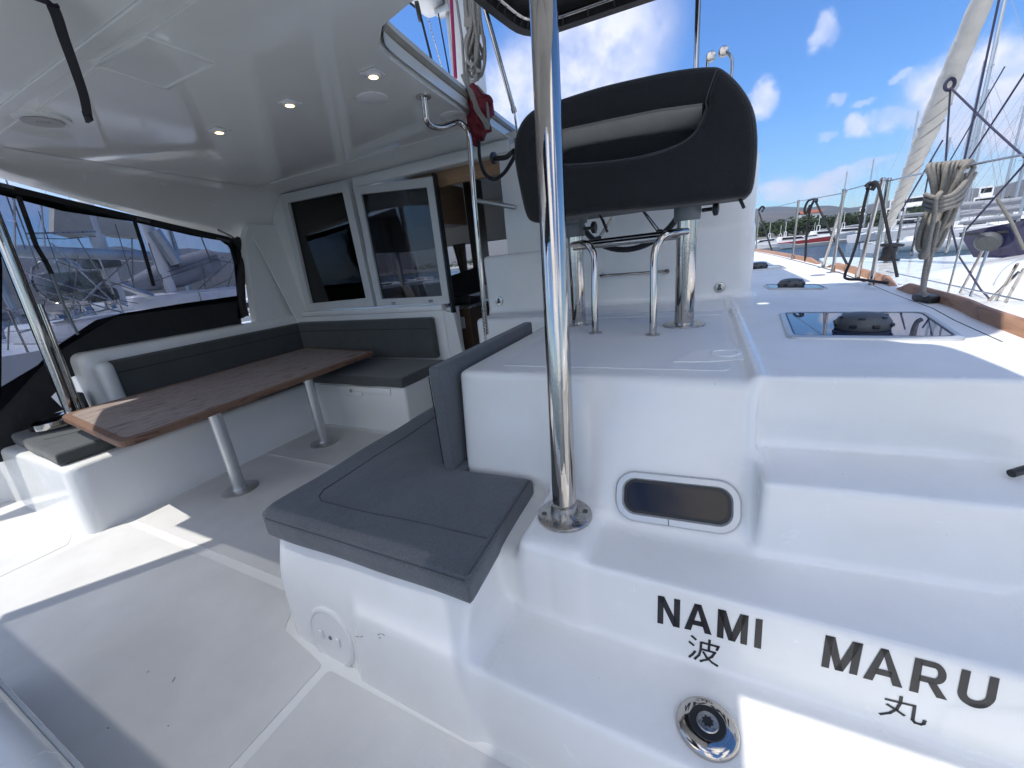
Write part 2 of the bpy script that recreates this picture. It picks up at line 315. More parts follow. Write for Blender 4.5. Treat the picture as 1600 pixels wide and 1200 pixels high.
# ------------------------------------------------------------------ smooth mouldings: signed distance + surface nets
def smin(a, b, k): h = np.clip(.5+.5*(b-a)/k, 0, 1); return b*(1-h)+a*h-k*h*(1-h)
def smax(a, b, k): return -smin(-a, -b, k)
def inter(k, *a):
    r = a[0]
    for b in a[1:]: r = smax(r, b, k)
    return r
def poly2(X, Y, pts):
    d = np.full(X.shape, 1e9); ins = np.zeros(X.shape, bool); n = len(pts)
    for i in range(n):
        (ax, ay), (bx, by) = pts[i], pts[(i+1) % n]; ex, ey = bx-ax, by-ay; wx, wy = X-ax, Y-ay
        t = np.clip((wx*ex+wy*ey)/(ex*ex+ey*ey), 0, 1); d = np.minimum(d, (wx-ex*t)**2+(wy-ey*t)**2)
        if ay != by: ins ^= ((ay > Y) != (by > Y)) & (X < (bx-ax)*(Y-ay)/(by-ay)+ax)
    d = np.sqrt(d); return np.where(ins, -d, d)
def rbox(X, Y, Z, x0, x1, y0, y1, z0, z1, r):
    qx = np.abs(X-(x0+x1)/2)-(x1-x0)/2+r; qy = np.abs(Y-(y0+y1)/2)-(y1-y0)/2+r; qz = np.abs(Z-(z0+z1)/2)-(z1-z0)/2+r
    return np.sqrt(np.maximum(qx, 0)**2+np.maximum(qy, 0)**2+np.maximum(qz, 0)**2)+np.minimum(np.maximum(qx, np.maximum(qy, qz)), 0)-r
def extr(X, Y, Z, pts, z0, z1, r):
    a = poly2(X, Y, pts)+r; b = np.abs(Z-(z0+z1)/2)-(z1-z0)/2+r
    return np.minimum(np.maximum(a, b), 0)+np.sqrt(np.maximum(a, 0)**2+np.maximum(b, 0)**2)-r
def sdf_obj(name, f, bounds, h, m, parent=None, origin=(0, 0, 0)):
    ax = [np.arange(bounds[i]-2*h, bounds[i+1]+3*h, h) for i in (0, 2, 4)]
    nb = [int(math.ceil(len(a)/6)) for a in ax]; ctr = [ax[q][0]+(np.arange(nb[q])*6+2.5)*h for q in range(3)]
    Cx, Cy, Cz = np.meshgrid(*ctr, indexing='ij'); cv = f(Cx, Cy, Cz)
    V = np.repeat(np.repeat(np.repeat(cv, 6, 0), 6, 1), 6, 2)[:len(ax[0]), :len(ax[1]), :len(ax[2])].copy()
    A = np.repeat(np.repeat(np.repeat(np.abs(cv) < h*8.5, 6, 0), 6, 1), 6, 2)[:len(ax[0]), :len(ax[1]), :len(ax[2])]
    ia = np.nonzero(A); V[ia] = f(ax[0][ia[0]], ax[1][ia[1]], ax[2][ia[2]])
    sgn = V < 0; shp = V.shape; cs = tuple(s-1 for s in shp)
    acc = np.zeros(cs+(3,)); cnt = np.zeros(cs)
    offs = [(i, j, k) for i in (0, 1) for j in (0, 1) for k in (0, 1)]
    sl = lambda o: tuple(slice(o[i], o[i]+cs[i]) for i in range(3))
    for a in offs:
        for d in range(3):
            if a[d]: continue
            b = list(a); b[d] = 1; va, vb = V[sl(a)], V[sl(b)]; c = (sgn[sl(a)] != sgn[sl(b)])
            t = np.where(c, va/np.where(c, va-vb, 1), 0)
            for q in range(3): acc[..., q] += np.where(c, a[q]+(t if q == d else 0), 0)
            cnt += c
    act = cnt > 0; idx = -np.ones(cs, int); ii = np.argwhere(act); idx[act] = np.arange(len(ii))
    pts = (ii+acc[act]/cnt[act][:, None])*h+np.array([a[0] for a in ax]); quads = []
    for d in range(3):
        e1, e2 = [q for q in range(3) if q != d]
        lo = [slice(1, cs[q]) for q in range(3)]; lo[d] = slice(0, cs[d]); hi = list(lo); hi[d] = slice(1, cs[d]+1)
        cr = sgn[tuple(lo)] != sgn[tuple(hi)]; w = np.argwhere(cr); st = np.ones(3, int); st[d] = 0; w = w+st
        flip = sgn[tuple(lo)][cr]
        def at_(a, b):
            q = w.copy(); q[:, e1] -= a; q[:, e2] -= b; return idx[q[:, 0], q[:, 1], q[:, 2]]
        qd = np.stack([at_(1, 1), at_(0, 1), at_(0, 0), at_(1, 0)], 1)
        if d == 1: flip = ~flip
        qd[~flip] = qd[~flip][:, ::-1]; quads.append(qd[(qd >= 0).all(1)])
    q = np.concatenate(quads); e = h*.1
    for _ in range(4):
        x, y, z = pts.T; v = f(x, y, z)
        g = np.stack([f(x+e, y, z)-f(x-e, y, z), f(x, y+e, z)-f(x, y-e, z), f(x, y, z+e)-f(x, y, z-e)], 1)/(2*e)
        s = np.clip(v/np.maximum((g*g).sum(1), .2), -h*.5, h*.5); pts = pts-g*s[:, None]*.9
    me = D.meshes.new(name); o_ = np.array(origin, float)
    me.from_pydata((pts-o_).tolist(), [], q.tolist())
    for mm in (m if isinstance(m, (list, tuple)) else [m]): me.materials.append(mm)
    me.shade_smooth(); ob = D.objects.new(name, me); COL.objects.link(ob); ob.location = Vector(origin)
    if parent: ob.parent = parent; ob.location = Vector(origin)-parent_loc(parent)
    return ob

# =================================================================== OUR BOAT: fixed mouldings
def softp(t, k=.05): return .5*(t+np.sqrt(t*t+k*k))
def sstep(a, b, x): t = np.clip((x-a)/(b-a), 0, 1); return t*t*(3-2*t)
DK = 1.10
def f_platform(X, Y, Z):
    ya = .775-.04*(X+1.1)+.12*Z+.35*softp(Z-.30)
    base = inter(.03, smax(-(X+1.74+.21*Z), ya-Y, .09), X+.70, Z-.50, Y-3.0)
    t1 = inter(.018, -(X+1.2), ya-Y, Z-.28)
    strip = inter(.04, -(X+1.2), X+.50, 1.10-Y, Z-.515)
    pad = inter(.05, -(X+.61), X+.34, 1.085-Y, Z-.60)
    t2 = inter(.016, -(X+.45), 1.082-.015*X-Y, Z-.565)
    t3 = inter(.016, -(X-.19), 1.327+.07*(X-.22)-Y, Z-.84)
    dk = inter(.018, -(X-.18), 1.615+.07*(X-.18)-Y, Z-DK-.008)
    yb = 1.535-.235*sstep(-.75, -.30, X)
    yf = yb+(1.60-yb)*np.clip((Z-.5)/.6, 0, 1.3)
    bx = inter(.032, -(X+1.09+.01*Y), X-.185, yf-Y, Z-DK+.004)
    b2 = inter(.05, -(X+2.0), 3.3-Y, Z-DK+.004, X-.3)
    wall = inter(.04, -(X+2.02), X-.33, 3.62+.14*(X+2.0)-Y, Z-1.66)
    pod = inter(.12, -(X+1.30), X-.335, 3.90-Y, Z-2.28)
    s = smin(base, t1, .11); s = smin(s, strip, .025); s = smin(s, pad, .035); s = smin(s, t2, .025)
    s = smin(s, t3, .028); s = smin(s, dk, .028); s = smin(s, bx, .05); s = smin(s, b2, .04); s = smin(s, wall, .05); s = smin(s, pod, .06)
    ramp = inter(.006, (Z-.565-.45*(X-.78)-.22*(Y-1.39))*.86, -(X-.6), 1.07-Y, Z-.84)
    s = smin(s, ramp, .012)
    return np.maximum(np.maximum(s, X-1.30-.05*(Y-2)), np.maximum(Y-4.6, -Z-.02))
plat = sdf_obj('helm_platform', f_platform, (-2.1, 1.6, .65, 4.65, -.04, 2.34), .015, GEL, origin=(-.5, 2, 0))
tag(plat, 'white moulded helm platform with three aft steps, bench base and console beside the cockpit', 'boat moulding')
def snap(p, f=f_platform, off=.0012):
    p = np.array(p, float); e = .002
    for _ in range(8):
        g = np.array([f(*(p+e*a)[:, None])[0]-f(*(p-e*a)[:, None])[0] for a in np.eye(3)])/(2*e); p = p-g*(f(*p[:, None])[0]-off)/max(g@g, .2)
    return Vector(p), Vector(g).normalized()
def snap_all(pts, f=f_platform, off=.0012):
    p = np.array(pts, float); e = .002
    for _ in range(7):
        x, y, z = p.T; g = np.stack([f(x+e, y, z)-f(x-e, y, z), f(x, y+e, z)-f(x, y-e, z), f(x, y, z+e)-f(x, y, z-e)], 1)/(2*e)
        p = p-g*((f(x, y, z)-off)/np.maximum((g*g).sum(1), .2))[:, None]
    return p
def march(px, py, f=f_platform):
    d = ray(px, py); d = d/np.linalg.norm(d); t = .6
    for _ in range(400):
        v = f(*(CAMP+t*d)[:, None])[0]
        if v < 5e-4: break
        t += max(v*.5, 4e-4)
    return CAMP+t*d
def inlay(name, poly, z, parent, m, h=.004):
    b = MB(); b.prism([(x, y, z) for x, y in poly], (0, 0, h)); return b.build(name, m, parent, smooth=0)
def rpoly(pts, r, n=5):
    out = []; k = len(pts)
    for i in range(k):
        a, b, c = Vector(pts[i-1]), Vector(pts[i]), Vector(pts[(i+1) % k])
        u, v = (a-b).normalized(), (c-b).normalized(); q = min(r, (a-b).length*.45, (c-b).length*.45)
        for j in range(n+1):
            t = j/n; out.append((b+u*q)*(1-t)**2+b*2*t*(1-t)+(b+v*q)*t*t)
    return out
# non-skid fields on the treads, the deck and the helm platform (laid proud of the gelcoat)
for pl, z in (([(-.92, 1.72), (.10, 1.72), (.10, 3.05), (-.98, 3.05)], DK-.004),
              ([(-1.0, 3.12), (.10, 3.12), (.20, 3.82), (-1.75, 3.82), (-1.75, 3.45), (-1.0, 3.4)], DK-.004),
              ):
    inlay('nonskid_panel', [tuple(p) for p in rpoly([Vector(q) for q in pl], .05)], z, plat, NSKW, .0025)
# pad eye mark moulded on the platform edge
# round drawing on platform corner: recessed locker lid
b = MB(); b.prism([P(x, y, z=DK-.0015) for x, y in ((1052, 566), (1090, 548), (1168, 545), (1176, 548), (1176, 562), (1100, 566))], (0, 0, .004)); b.build('moulded_wedge', GEL, plat)
b = MB(); b.lathe(P(1133, 552, z=DK+.0025), [(.062, 0), (.062, .003), (.058, .005), (.05, .0045), (.05, .001)], n=40); b.build('round_boss', GEL, plat)

# writing on the riser
def letter_mesh(strokes, polys=None):
    """strokes in a unit box -> quads; polys: outlines"""
FONT = {
 'N': [[(0, 0), (0, 1), (.27, 1), (.27, 0)], [(.73, 0), (.73, 1), (1, 1), (1, 0)], [(0, 1), (.29, 1), (1, 0), (.71, 0)]],
 'A': [[(0, 0), (.38, 1), (.62, 1), (.5, .78), (.25, 0)], [(.38, 1), (.62, 1), (1, 0), (.75, 0), (.5, .78)], [(.27, .22), (.27, .40), (.73, .40), (.73, .22)]],
 'M': [[(0, 0), (0, 1), (.22, 1), (.22, 0)], [(.78, 0), (.78, 1), (1, 1), (1, 0)], [(0, 1), (.27, 1), (.61, 0), (.39, 0)], [(.73, 1), (1, 1), (.61, 0), (.39, 0)]],
 'I': [[(0, 0), (0, 1), (1, 1), (1, 0)]],
 'R': [[(0, 0), (0, 1), (.25, 1), (.25, 0)], [(.43, .42), (.70, .40), (1.0, 0), (.72, 0)]],
 'U': [[(0, .36), (0, 1), (.25, 1), (.25, .36)], [(.75, .36), (.75, 1), (1, 1), (1, .36)]]}
def arc_band(cx, cy, rx, ry, tx, ty, a0, a1, n=14):
    out = []
    for i in range(n):
        u, v = a0+(a1-a0)*i/n, a0+(a1-a0)*(i+1)/n
        out.append([(cx+rx*math.cos(u), cy+ry*math.sin(u)), (cx+rx*math.cos(v), cy+ry*math.sin(v)), (cx+(rx-tx)*math.cos(v), cy+(ry-ty)*math.sin(v)), (cx+(rx-tx)*math.cos(u), cy+(ry-ty)*math.sin(u))])
    return out
FONT['R'] += [[(.2, .83), (.2, 1), (.62, 1), (.62, .83)], [(.2, .37), (.2, .54), (.62, .54), (.62, .37)]]+arc_band(.60, .685, .36, .315, .24, .165, -math.pi/2, math.pi/2)
FONT['U'] += arc_band(.5, .37, .5, .39, .25, .20, math.pi, 2*math.pi)
def seg(a, b, w, w2=None):
    a, b = Vector(a), Vector(b); d = (b-a).normalized(); n = Vector((-d.y, d.x)); w2 = w2 or w
    return [tuple(a+n*w/2), tuple(b+n*w2/2), tuple(b-n*w2/2), tuple(a-n*w/2)]
def poly_strokes(ls, w):
    out = []
    for l in ls:
        for a, b in zip(l[:-1], l[1:]):
            d = (Vector(b)-Vector(a)).normalized()*w*.42; out.append(seg(Vector(a)-(d if a != l[0] else d*0), Vector(b)+(d if b != l[-1] else d*0), w))
    return out
w = .085
FONT['nami'] = poly_strokes([[(.07, .95), (.24, .82)], [(.0, .68), (.18, .56)], [(.03, .02), (.14, .16), (.24, .36)],
    [(.40, .78), (.95, .78), (.90, .60)], [(.40, .80), (.40, .45), (.36, .22), (.22, .0)], [(.66, .98), (.66, .50)], [(.40, .50), (.86, .50), (.78, .30), (.62, .12), (.40, -.02)], [(.48, .42), (.62, .20), (.80, .06), (1., -.02)]], w)
FONT['maru'] = poly_strokes([[(.06, .72), (.74, .72), (.74, .12), (.80, .03), (.92, .02), (.98, .08), (1., .24)], [(.42, 1.), (.42, .70), (.36, .40), (.22, .16), (.0, -.02)], [(.12, .52), (.36, .36), (.56, .20)]], w)
def write(word, boxes):
    """boxes: per glyph four photograph corners tl, tr, br, bl; the ink is laid on the moulding itself"""
    mb = MB()
    for ch, q in zip(word, boxes):
        tl, tr, br, bl = [Vector(march(*c)) for c in q]
        for pol in FONT[ch]:
            k = len(pol); ctr = (sum(p[0] for p in pol)/k, sum(p[1] for p in pol)/k)
            def M3(u, v): return bl*(1-u)*(1-v)+br*u*(1-v)+tr*u*v+tl*(1-u)*v
            if k == 4:
                n = 5; rows = []
                for i in range(n+1):
                    a = Vector(pol[0]).lerp(Vector(pol[1]), i/n); c = Vector(pol[3]).lerp(Vector(pol[2]), i/n)
                    rows.append([M3(*a), M3(*a.lerp(c, .5)), M3(*c)])
                mb.grid(rows)
            else: mb.add([M3(*p) for p in pol], [tuple(range(k))])
    mb.v = [tuple(q) for q in snap_all(mb.v)]
    return mb
# quads (pixels) of each glyph
NAMI = [[(1028, 930), (1063, 937), (1062, 981), (1027, 973)], [(1073, 943)and (1069, 939), (1113, 949), (1112, 992), (1069, 982)],
        [(1122, 951), (1170, 962), (1167, 1008), (1120, 995)], [(1181, 966), (1192, 968), (1189, 1014), (1178, 1011)]]
MARU = [[(1290, 992), (1349, 1006), (1339, 1055), (1283, 1041)], [(1358, 1008), (1408, 1020), (1410, 1075), (1348, 1059)],
        [(1430, 1027), (1482, 1040), (1480, 1094), (1420, 1079)], [(1503, 1045), (1562, 1060), (1554, 1112), (1492, 1097)]]
KNAMI = [[(1077, 990), (1126, 1003), (1122, 1040), (1075, 1027)]]; KMARU = [[(1380, 1081), (1449, 1097), (1444, 1134), (1374, 1115)]]
for nm, wd, q, lab in (('lettering', 'NAMI', NAMI, 'black capital letters NAMI on the riser'), ('lettering', 'MARU', MARU, 'black capital letters MARU on the riser'),
                       ('character', ['nami'], KNAMI, 'black Japanese character under the word NAMI'), ('character', ['maru'], KMARU, 'black Japanese character under the word MARU')):
    o = write(wd, q).build(nm, LETTER, plat, smooth=0); o['label'] = lab

# cockpit sole ------------------------------------------------------
b = MB(); b.box(-6.6, 1.6, -2.2, 3.8, -.12, 0); fl = tag(b.build('cockpit_floor', GELW), 'white moulded cockpit floor with grey non-skid panels', 'floor', kind='structure')
for pl in ([(-3.915, -2.1), (-1.44, -2.1), (-1.44, .74), (-1.78, .80), (-1.90, .965), (-3.915, .98)], [(-1.395, -2.1), (1.2, -2.1), (1.2, .69), (-1.395, .735)],
           [(-3.88, 1.03), (-1.95, 1.02), (-1.82, 1.2), (-1.82, 2.05), (-3.88, 2.07)], [(-3.88, 2.12), (-1.82, 2.12), (-1.82, 2.80), (-3.88, 2.80)], [(-6.4, -2.1), (-3.98, -2.1), (-3.98, .70), (-4.2, .80), (-6.4, .82)]):
    inlay('nonskid_panel', [tuple(p) for p in rpoly([Vector(q) for q in pl], .025)], .0, fl, NSK, .003)
# rounded transom seat corner by the lens, lower left
b = MB(); b.box(-2.8, -.5, -.9, .085, .0, .505, .06, 4); b.box(-2.8, -.5, .087, .10, .30, .42, .006)
b2_ = P(0, 1090, z=.5)
tr = tag(b.build('transom_seat', GELW), 'rounded white moulded seat corner at the lower left', 'seat')

# port bench -------------------------------------------------------
def f_port(X, Y, Z):
    s1 = inter(.04, smax(X+3.93+.20*Z, .80+.10*Z-Y, .10), Z-.50, -(X+5.9), Y-3.8)
    s2 = inter(.03, X+2.68, 2.88+.04*Z-Y, Z-.50, -(X+5.2), Y-3.8)
    co = inter(.09, X+5.13, 1.42+.05*Z-Y, Z-1.17, -(X+5.62), Y-3.8)
    pil = inter(.08, X+5.0, 1.50-Y, 1.60-.0*Z-Y if False else 1.50-Y, Y-1.66, Z-1.08, -(X+5.4))
    fw = inter(.03, 3.72-Y, Z-1.17, -(X+5.2), X+2.66, Y-3.9)
    out = inter(.05, X+5.55, .2-Y, Z-.40, -(X+6.3), Y-3.8)
    s = smin(smin(s1, s2, .05), smin(co, fw, .06), .06); s = smin(s, pil, .06)
    return np.maximum(smin(s, out, .08), -Z-.02)
pb = sdf_obj('port_bench', f_port, (-6.35, -2.55, .15, 3.95, -.04, 1.22), .02, GELW, origin=(-4.5, 2.3, 0))
tag(pb, 'white moulded bench base and coaming along the port side, running forward to the bulkhead', 'bench')
# locker hatch in the forward seat front
b = MB(); b.box(-3.90, -2.86, 2.884, 2.900, .40, .480, .006)
lid = b.build('locker_lid', GELW, pb)
b = MB(); b.box(-3.50, -3.26, 2.874, 2.890, .372, .43, .012, 3); b.build('lid_tongue', GELW, lid)
b = MB(); b.lathe((-3.40, 2.874, .435), [(.018, 0), (.018, .008), (.012, .014), (.004, .014)], (0, -1, 0), 20); b.build('latch', CHROME, lid)
b = MB(); b.box(-2.682, -2.665, 3.36, 3.46, .26, .38, .01); b.build('vent_cover', GREYP, pb)
# fairlead hole at end of the coaming
b = MB(); b.obb(P(127, 628, y=1.40), (.20, .03, .20), None, .04, 3); b.build('fairlead_recess', BLACKP, pb)

# cushions --------------------------------------------------------------
def cushion(name, poly, z0, z1, m, label, r=.03, group=None, seams=(), puff=.0, cat='cushion', h=.016):
    xs = [p[0] for p in poly]; ys = [p[1] for p in poly]
    def f(X, Y, Z):
        v = extr(X, Y, Z, poly, z0, z1, r)
        return v-puff*np.exp(-((Z-(z0+z1)/2)/((z1-z0)*.5))**2)*0+.004*np.sin(X*9+Y*4)*np.sin(Y*7-X*3)
    o = sdf_obj(name, f, (min(xs), max(xs), min(ys), max(ys), z0, z1), h, m, origin=((min(xs)+max(xs))/2, (min(ys)+max(ys))/2, z0))
    tag(o, label, cat, group)
    for s in seams:
        s = [Vector(v) for v in snap_all([p for a_, c_ in zip(s[:-1], s[1:]) for p in [Vector(a_).lerp(Vector(c_), t/14) for t in range(15)]], f, .0006)]
        b = MB(); b.tube(s, .0028, 6); b.build('seam', SEAMG, o)
    return o
SEAM = mat('dark seam thread', (.02, .022, .025), .8); SEAMG = mat('grey seam thread', (.06, .065, .072), .85)
ISL = [(-1.86, .96), (-1.84, .895), (-1.78, .868), (-.675, .855), (-.71, 1.515), (-1.085, 1.50), (-1.09, 2.85), (-1.84, 2.85)]
isl = cushion('bench_cushion', ISL, .484, .603, FAB, 'L-shaped grey woven seat cushion on the centre bench beside the steps', r=.030, h=.013,
        seams=([(-1.68, 2.83, .6025), (-1.68, 1.12, .6025), (-1.65, 1.07, .6025), (-1.60, 1.04, .6025), (-.71, 1.06, .6025)],
               [(-1.77, .872, .590), (-.69, .860, .590)], [(-.692, .88, .592), (-.722, 1.49, .592)]))
prt = cushion('bench_cushion', [(-5.56, .95), (-4.15, .865), (-4.10, 2.86), (-2.655, 2.86), (-2.655, 3.62), (-5.05, 3.62), (-5.02, 1.5), (-5.56, 1.3)], .495, .60, FABG,
        'L-shaped grey seat cushion on the port bench under the table', r=.03, seams=([(-4.72, .97, .599), (-4.62, 1.25, .599)],))
def slab(name, a, b_, z0, z1, t, m, label, nrm, r=.03, seam=None):
    """upright pad from a to b (xy), thickness t along nrm"""
    a, b_ = Vector(a), Vector(b_); d = (b_-a); L = d.length; d.normalize(); n = Vector(nrm).normalized()
    mb = MB(); c = (a+b_)/2+n*t/2; rot = Matrix(((d.x, n.x, 0), (d.y, n.y, 0), (0, 0, 1)))
    bm = bmesh.new(); bmesh.ops.create_cube(bm, size=1)
    for v in bm.verts: v.co = Vector((v.co.x*L, v.co.y*t, v.co.z*(z1-z0)))
    bmesh.ops.bevel(bm, geom=bm.edges[:], offset=r, segments=4, profile=.5, affect='EDGES')
    bmesh.ops.transform(bm, matrix=rot.to_4x4(), verts=bm.verts); bm.verts.index_update()
    cc = Vector((c.x, c.y, (z0+z1)/2)); mb.add([v.co+cc for v in bm.verts], [[v.index for v in f.verts] for f in bm.faces]); bm.free()
    o = mb.build(name, m, origin=(c.x, c.y, z0)); tag(o, label, 'cushion')
    if seam:
        s = MB(); q = n*(t+.001); s.tube([Vector((a.x+q.x, a.y+q.y, z1-seam))+Vector((d.x, d.y, 0))*r, Vector((b_.x+q.x, b_.y+q.y, z1-seam))-Vector((d.x, d.y, 0))*r], .004, 6); s.build('seam', SEAM, o)
    return o
slab('back_cushion', (-5.14, 1.62), (-5.14, 3.70), .60, 1.065, .08, FABG, 'long dark grey back cushion along the port coaming behind the table', (1, 0), seam=.12)
slab('back_cushion', (-5.05, 3.72), (-2.78, 3.72), .60, 1.075, .09, FABG, 'dark grey back cushion against the bulkhead below the windows', (0, -1), seam=.12)
# back cushion leaning on the helm platform
o = slab('back_cushion', (-1.125, 1.47), (-1.16, 2.72), .60, 1.150, .065, FAB, 'upright grey back cushion leaning on the side of the helm platform', (-1, -.02), r=.013)
b = MB(); b.tube([(-1.195, 1.475, 1.10), (-1.195, 1.475, .63)], .003, 6); b.build('seam', SEAM, o)

# table -------------------------------------------------------------------
tb = thing('cockpit_table', 'long weathered teak cockpit table on two aluminium legs in front of the port bench', 'table', (-4, 2.2, 0))
TP = [Vector(q) for q in ((-4.74, 1.12), (-3.26, .96), (-3.44, 3.36), (-4.82, 3.52))]
rp = rpoly(TP, .10, 6)
b = MB(); b.prism([(p.x, p.y, .725) for p in rp], (0, 0, .028)); b.build('table_top', TEAK, tb, smooth=0)
b = MB(); cx_, cy_ = sum(p.x for p in TP)/4, sum(p.y for p in TP)/4
ro = [Vector((cx_+(p.x-cx_)*1.012, cy_+(p.y-cy_)*1.006)) for p in rp]; ri = [Vector((cx_+(p.x-cx_)*.93, cy_+(p.y-cy_)*.965)) for p in rp]
n = len(rp); vs = [(p.x, p.y, z) for p, z in [(q, .712) for q in ro]+[(q, .746) for q in ro]+[(q, .754) for q in [Vector((cx_+(p.x-cx_)*1.004, cy_+(p.y-cy_)*1.002)) for p in rp]]+[(q, .7545) for q in ri]+[(q, .712) for q in ri]]
fs = []
for i in range(n):
    j = (i+1) % n
    for a_, c_ in ((0, 1), (1, 2), (2, 3), (4, 0)): fs.append((a_*n+i, a_*n+j, c_*n+j, c_*n+i))
b.add(vs, fs); b.build('edge_banding', TEAKE, tb, smooth=0)
for (x, y) in ((-3.437, 1.583), (-3.479, 2.467)):
    b = MB(); b.tube([(x, y, .0), (x, y, .712)], .046, 28); lg = b.build('leg', ALU, tb)
    b = MB(); b.lathe((x, y, .004), [(.135, 0), (.135, .006), (.125, .012), (.055, .014), (.052, .03), (.048, .03)], n=40); b.build('base_plate', ALU, lg)

# bulkhead with windows, companionway ------------------------------------------------
bk = MB(); YB = 3.80
bk.box(-5.9, -4.90, YB, YB+.10, 0, 2.75); bk.box(-4.90, -2.70, YB, YB+.10, 0, 1.20); bk.box(-2.70, -2.56, YB, YB+.10, 0, 1.16)
bk.box(-4.90, -1.82, YB, YB+.10, 2.56, 2.75); bk.box(-1.82, -1.70, YB, YB+.13, .0, 2.69); bk.box(-1.70, -1.30, YB, YB+.10, 1.6, 2.62)
bh = tag(bk.build('cabin_bulkhead', GELW, smooth=0), 'white cabin bulkhead at the forward end of the cockpit', 'wall', kind='structure')
# header step over the door
b = MB(); b.box(-3.66, -1.70, YB-.035, YB-.002, 2.56, 2.66, .012); b.build('door_header', GELW, bh)
def quadframe(name, q, w, y, d, m, parent):
    """four-sided frame in plane y: q = tl,tr,br,bl as (x,z), bar width w"""
    mb = MB(); cx = sum(p[0] for p in q)/4; cz = sum(p[1] for p in q)/4
    inn = []
    sgn = ((1, -1), (-1, -1), (-1, 1), (1, 1))
    for (x, z), (a, c) in zip(q, sgn): inn.append((x+a*w, z+c*w))
    for i in range(4):
        j = (i+1) % 4; poly = [(q[i][0], y, q[i][1]), (q[j][0], y, q[j][1]), (inn[j][0], y, inn[j][1]), (inn[i][0], y, inn[i][1])]
        mb.prism(poly, (0, -d, 0))
    return mb.build(name, m, parent, smooth=0), inn
w1 = thing('cabin_window', 'dark fixed cabin window in a thick white frame left of the sliding door', 'window', (-4.3, YB, 1.9))
fr, inn = quadframe('frame', [(-4.88, 2.665), (-3.715, 2.645), (-3.69, 1.225), (-4.92, 1.205)], .105, YB-.002, .06, FRAMEW, w1)
b = MB(); b.prism([(x, YB-.02, z) for x, z in inn], (0, .01, 0)); b.build('glass', clear_mat('smoked window glass', (.045, .04, .045), .02), w1, smooth=0)
w2 = thing('sliding_door_window', 'half-open sliding glass window in a white frame beside the companionway', 'window', (-3.1, YB, 1.9))
fr, inn = quadframe('frame', [(-3.645, 2.56), (-2.565, 2.49), (-2.575, 1.21), (-3.64, 1.22)], .085, YB-.01, .045, FRAMEW, w2)
b = MB(); b.prism([(x, YB-.03, z) for x, z in inn], (0, .008, 0)); b.build('glass', clear_mat('lightly smoked glass', (.34, .35, .38), .01), w2, smooth=0)
b = MB(); b.box(-2.573, -2.55, YB-.05, YB+.02, 1.05, 2.52); b.build('rubber_seal', BLACKP, w2, smooth=0)
b = MB()
for x in (-3.40, -2.85):
    b.box(x, x+.055, YB-.062, YB-.055, 1.235, 1.243); b.box(x, x+.055, YB-.062, YB-.055, 1.252, 1.260)
b.build('drain_slot', BLACKP, w2, smooth=0)
# sill under the windows
b = MB(); b.box(-5.0, -2.66, YB-.10, YB, 1.135, 1.205, .02, 3); b.build('window_sill', GELW, bh)
b = MB(); b.prism([(-2.66, YB-.06, 1.13), (-2.54, YB-.06, 1.10), (-2.42, YB-.06, 0), (-2.66, YB-.06, 0)], (0, .06, 0)); b.build('door_jamb', GELW, bh)

# salon interior ------------------------------------------------------------
BRN_ = mat('dark brown veneer', (.07, .045, .03), .4)
sal = MB(); ZT = 2.75
sal.box(-6.0, -1.2, 7.0, 7.06, 0, 1.30); sal.box(-6.0, -1.2, 7.0, 7.06, 1.98, ZT)
for x in (-6.0, -4.42, -3.0): sal.box(x-.03, x+.05, 7.0, 7.06, 1.30, 1.98)
sal.box(-6.06, -6.0, 3.9, 7.06, 0, 1.3); sal.box(-6.06, -6.0, 3.9, 7.06, 2.0, ZT); sal.box(-1.2, -1.14, 3.9, 7.06, 0, ZT)
sal.box(-6.0, -1.2, 3.91, 7.0, ZT-.06, ZT); sal.box(-6.0, -1.2, 3.91, 7.0, .02, .06)
si = tag(sal.build('salon_interior', mat('salon lining', (.60, .58, .54), .5), smooth=0), 'pale lined cabin interior seen through the companionway', 'room', kind='structure')
b = MB(); b.box(-3.42, -3.08, 4.4, 5.2, 2.13, 2.62, .01)
tag(b.build('galley_cabinet', OAK, smooth=0), 'light oak overhead cabinet in the cabin behind the door', 'cabinet')
b = MB(); b.box(-2.96, -2.84, 5.0, 5.3, 1.3, 2.68, .006); tag(b.build('cabin_pillar', BRN_, smooth=0), 'dark brown pillar inside the cabin', 'pillar')
b = MB(); b.box(-2.98, -1.83, YB+.11, YB+.17, 2.42, 2.56); tag(b.build('door_pelmet', OAK, smooth=0), 'oak pelmet board across the top of the companionway', 'trim')
gc = thing('galley_counter', 'brown galley counter just inside the companionway', 'counter', (-2.8, 4.2, 0))
BRN = mat('brown galley laminate', (.12, .075, .045), .45, noise=(6, .2, (1, 1, 8)))
b = MB(); b.box(-3.9, -2.56, 4.12, 4.7, .06, 1.10, .008); b.build('cabinet', BRN, gc, smooth=0)
b = MB(); b.box(-3.92, -2.53, 4.09, 4.72, 1.10, 1.135, .006); b.build('worktop', STEEL, gc, smooth=0)
b = MB(); b.box(-2.76, -2.64, 4.105, 4.118, .86, 1.0, .006); b.build('latch_plate', FRAMEW, gc)
b = MB(); b.box(-2.52, -2.2, 4.9, 5.3, .06, 1.30, .01); tag(b.build('fridge', DGREYP, smooth=0), 'dark cabinet beyond the galley counter', 'cabinet')
ov = thing('galley_stove', 'black stove with raised glass lid on the galley counter', 'stove', (-2.85, 4.4, 1.135))
b = MB(); b.box(-3.15, -2.62, 4.25, 4.65, 1.135, 1.21, .01); b.build('body', BLACKP, ov)
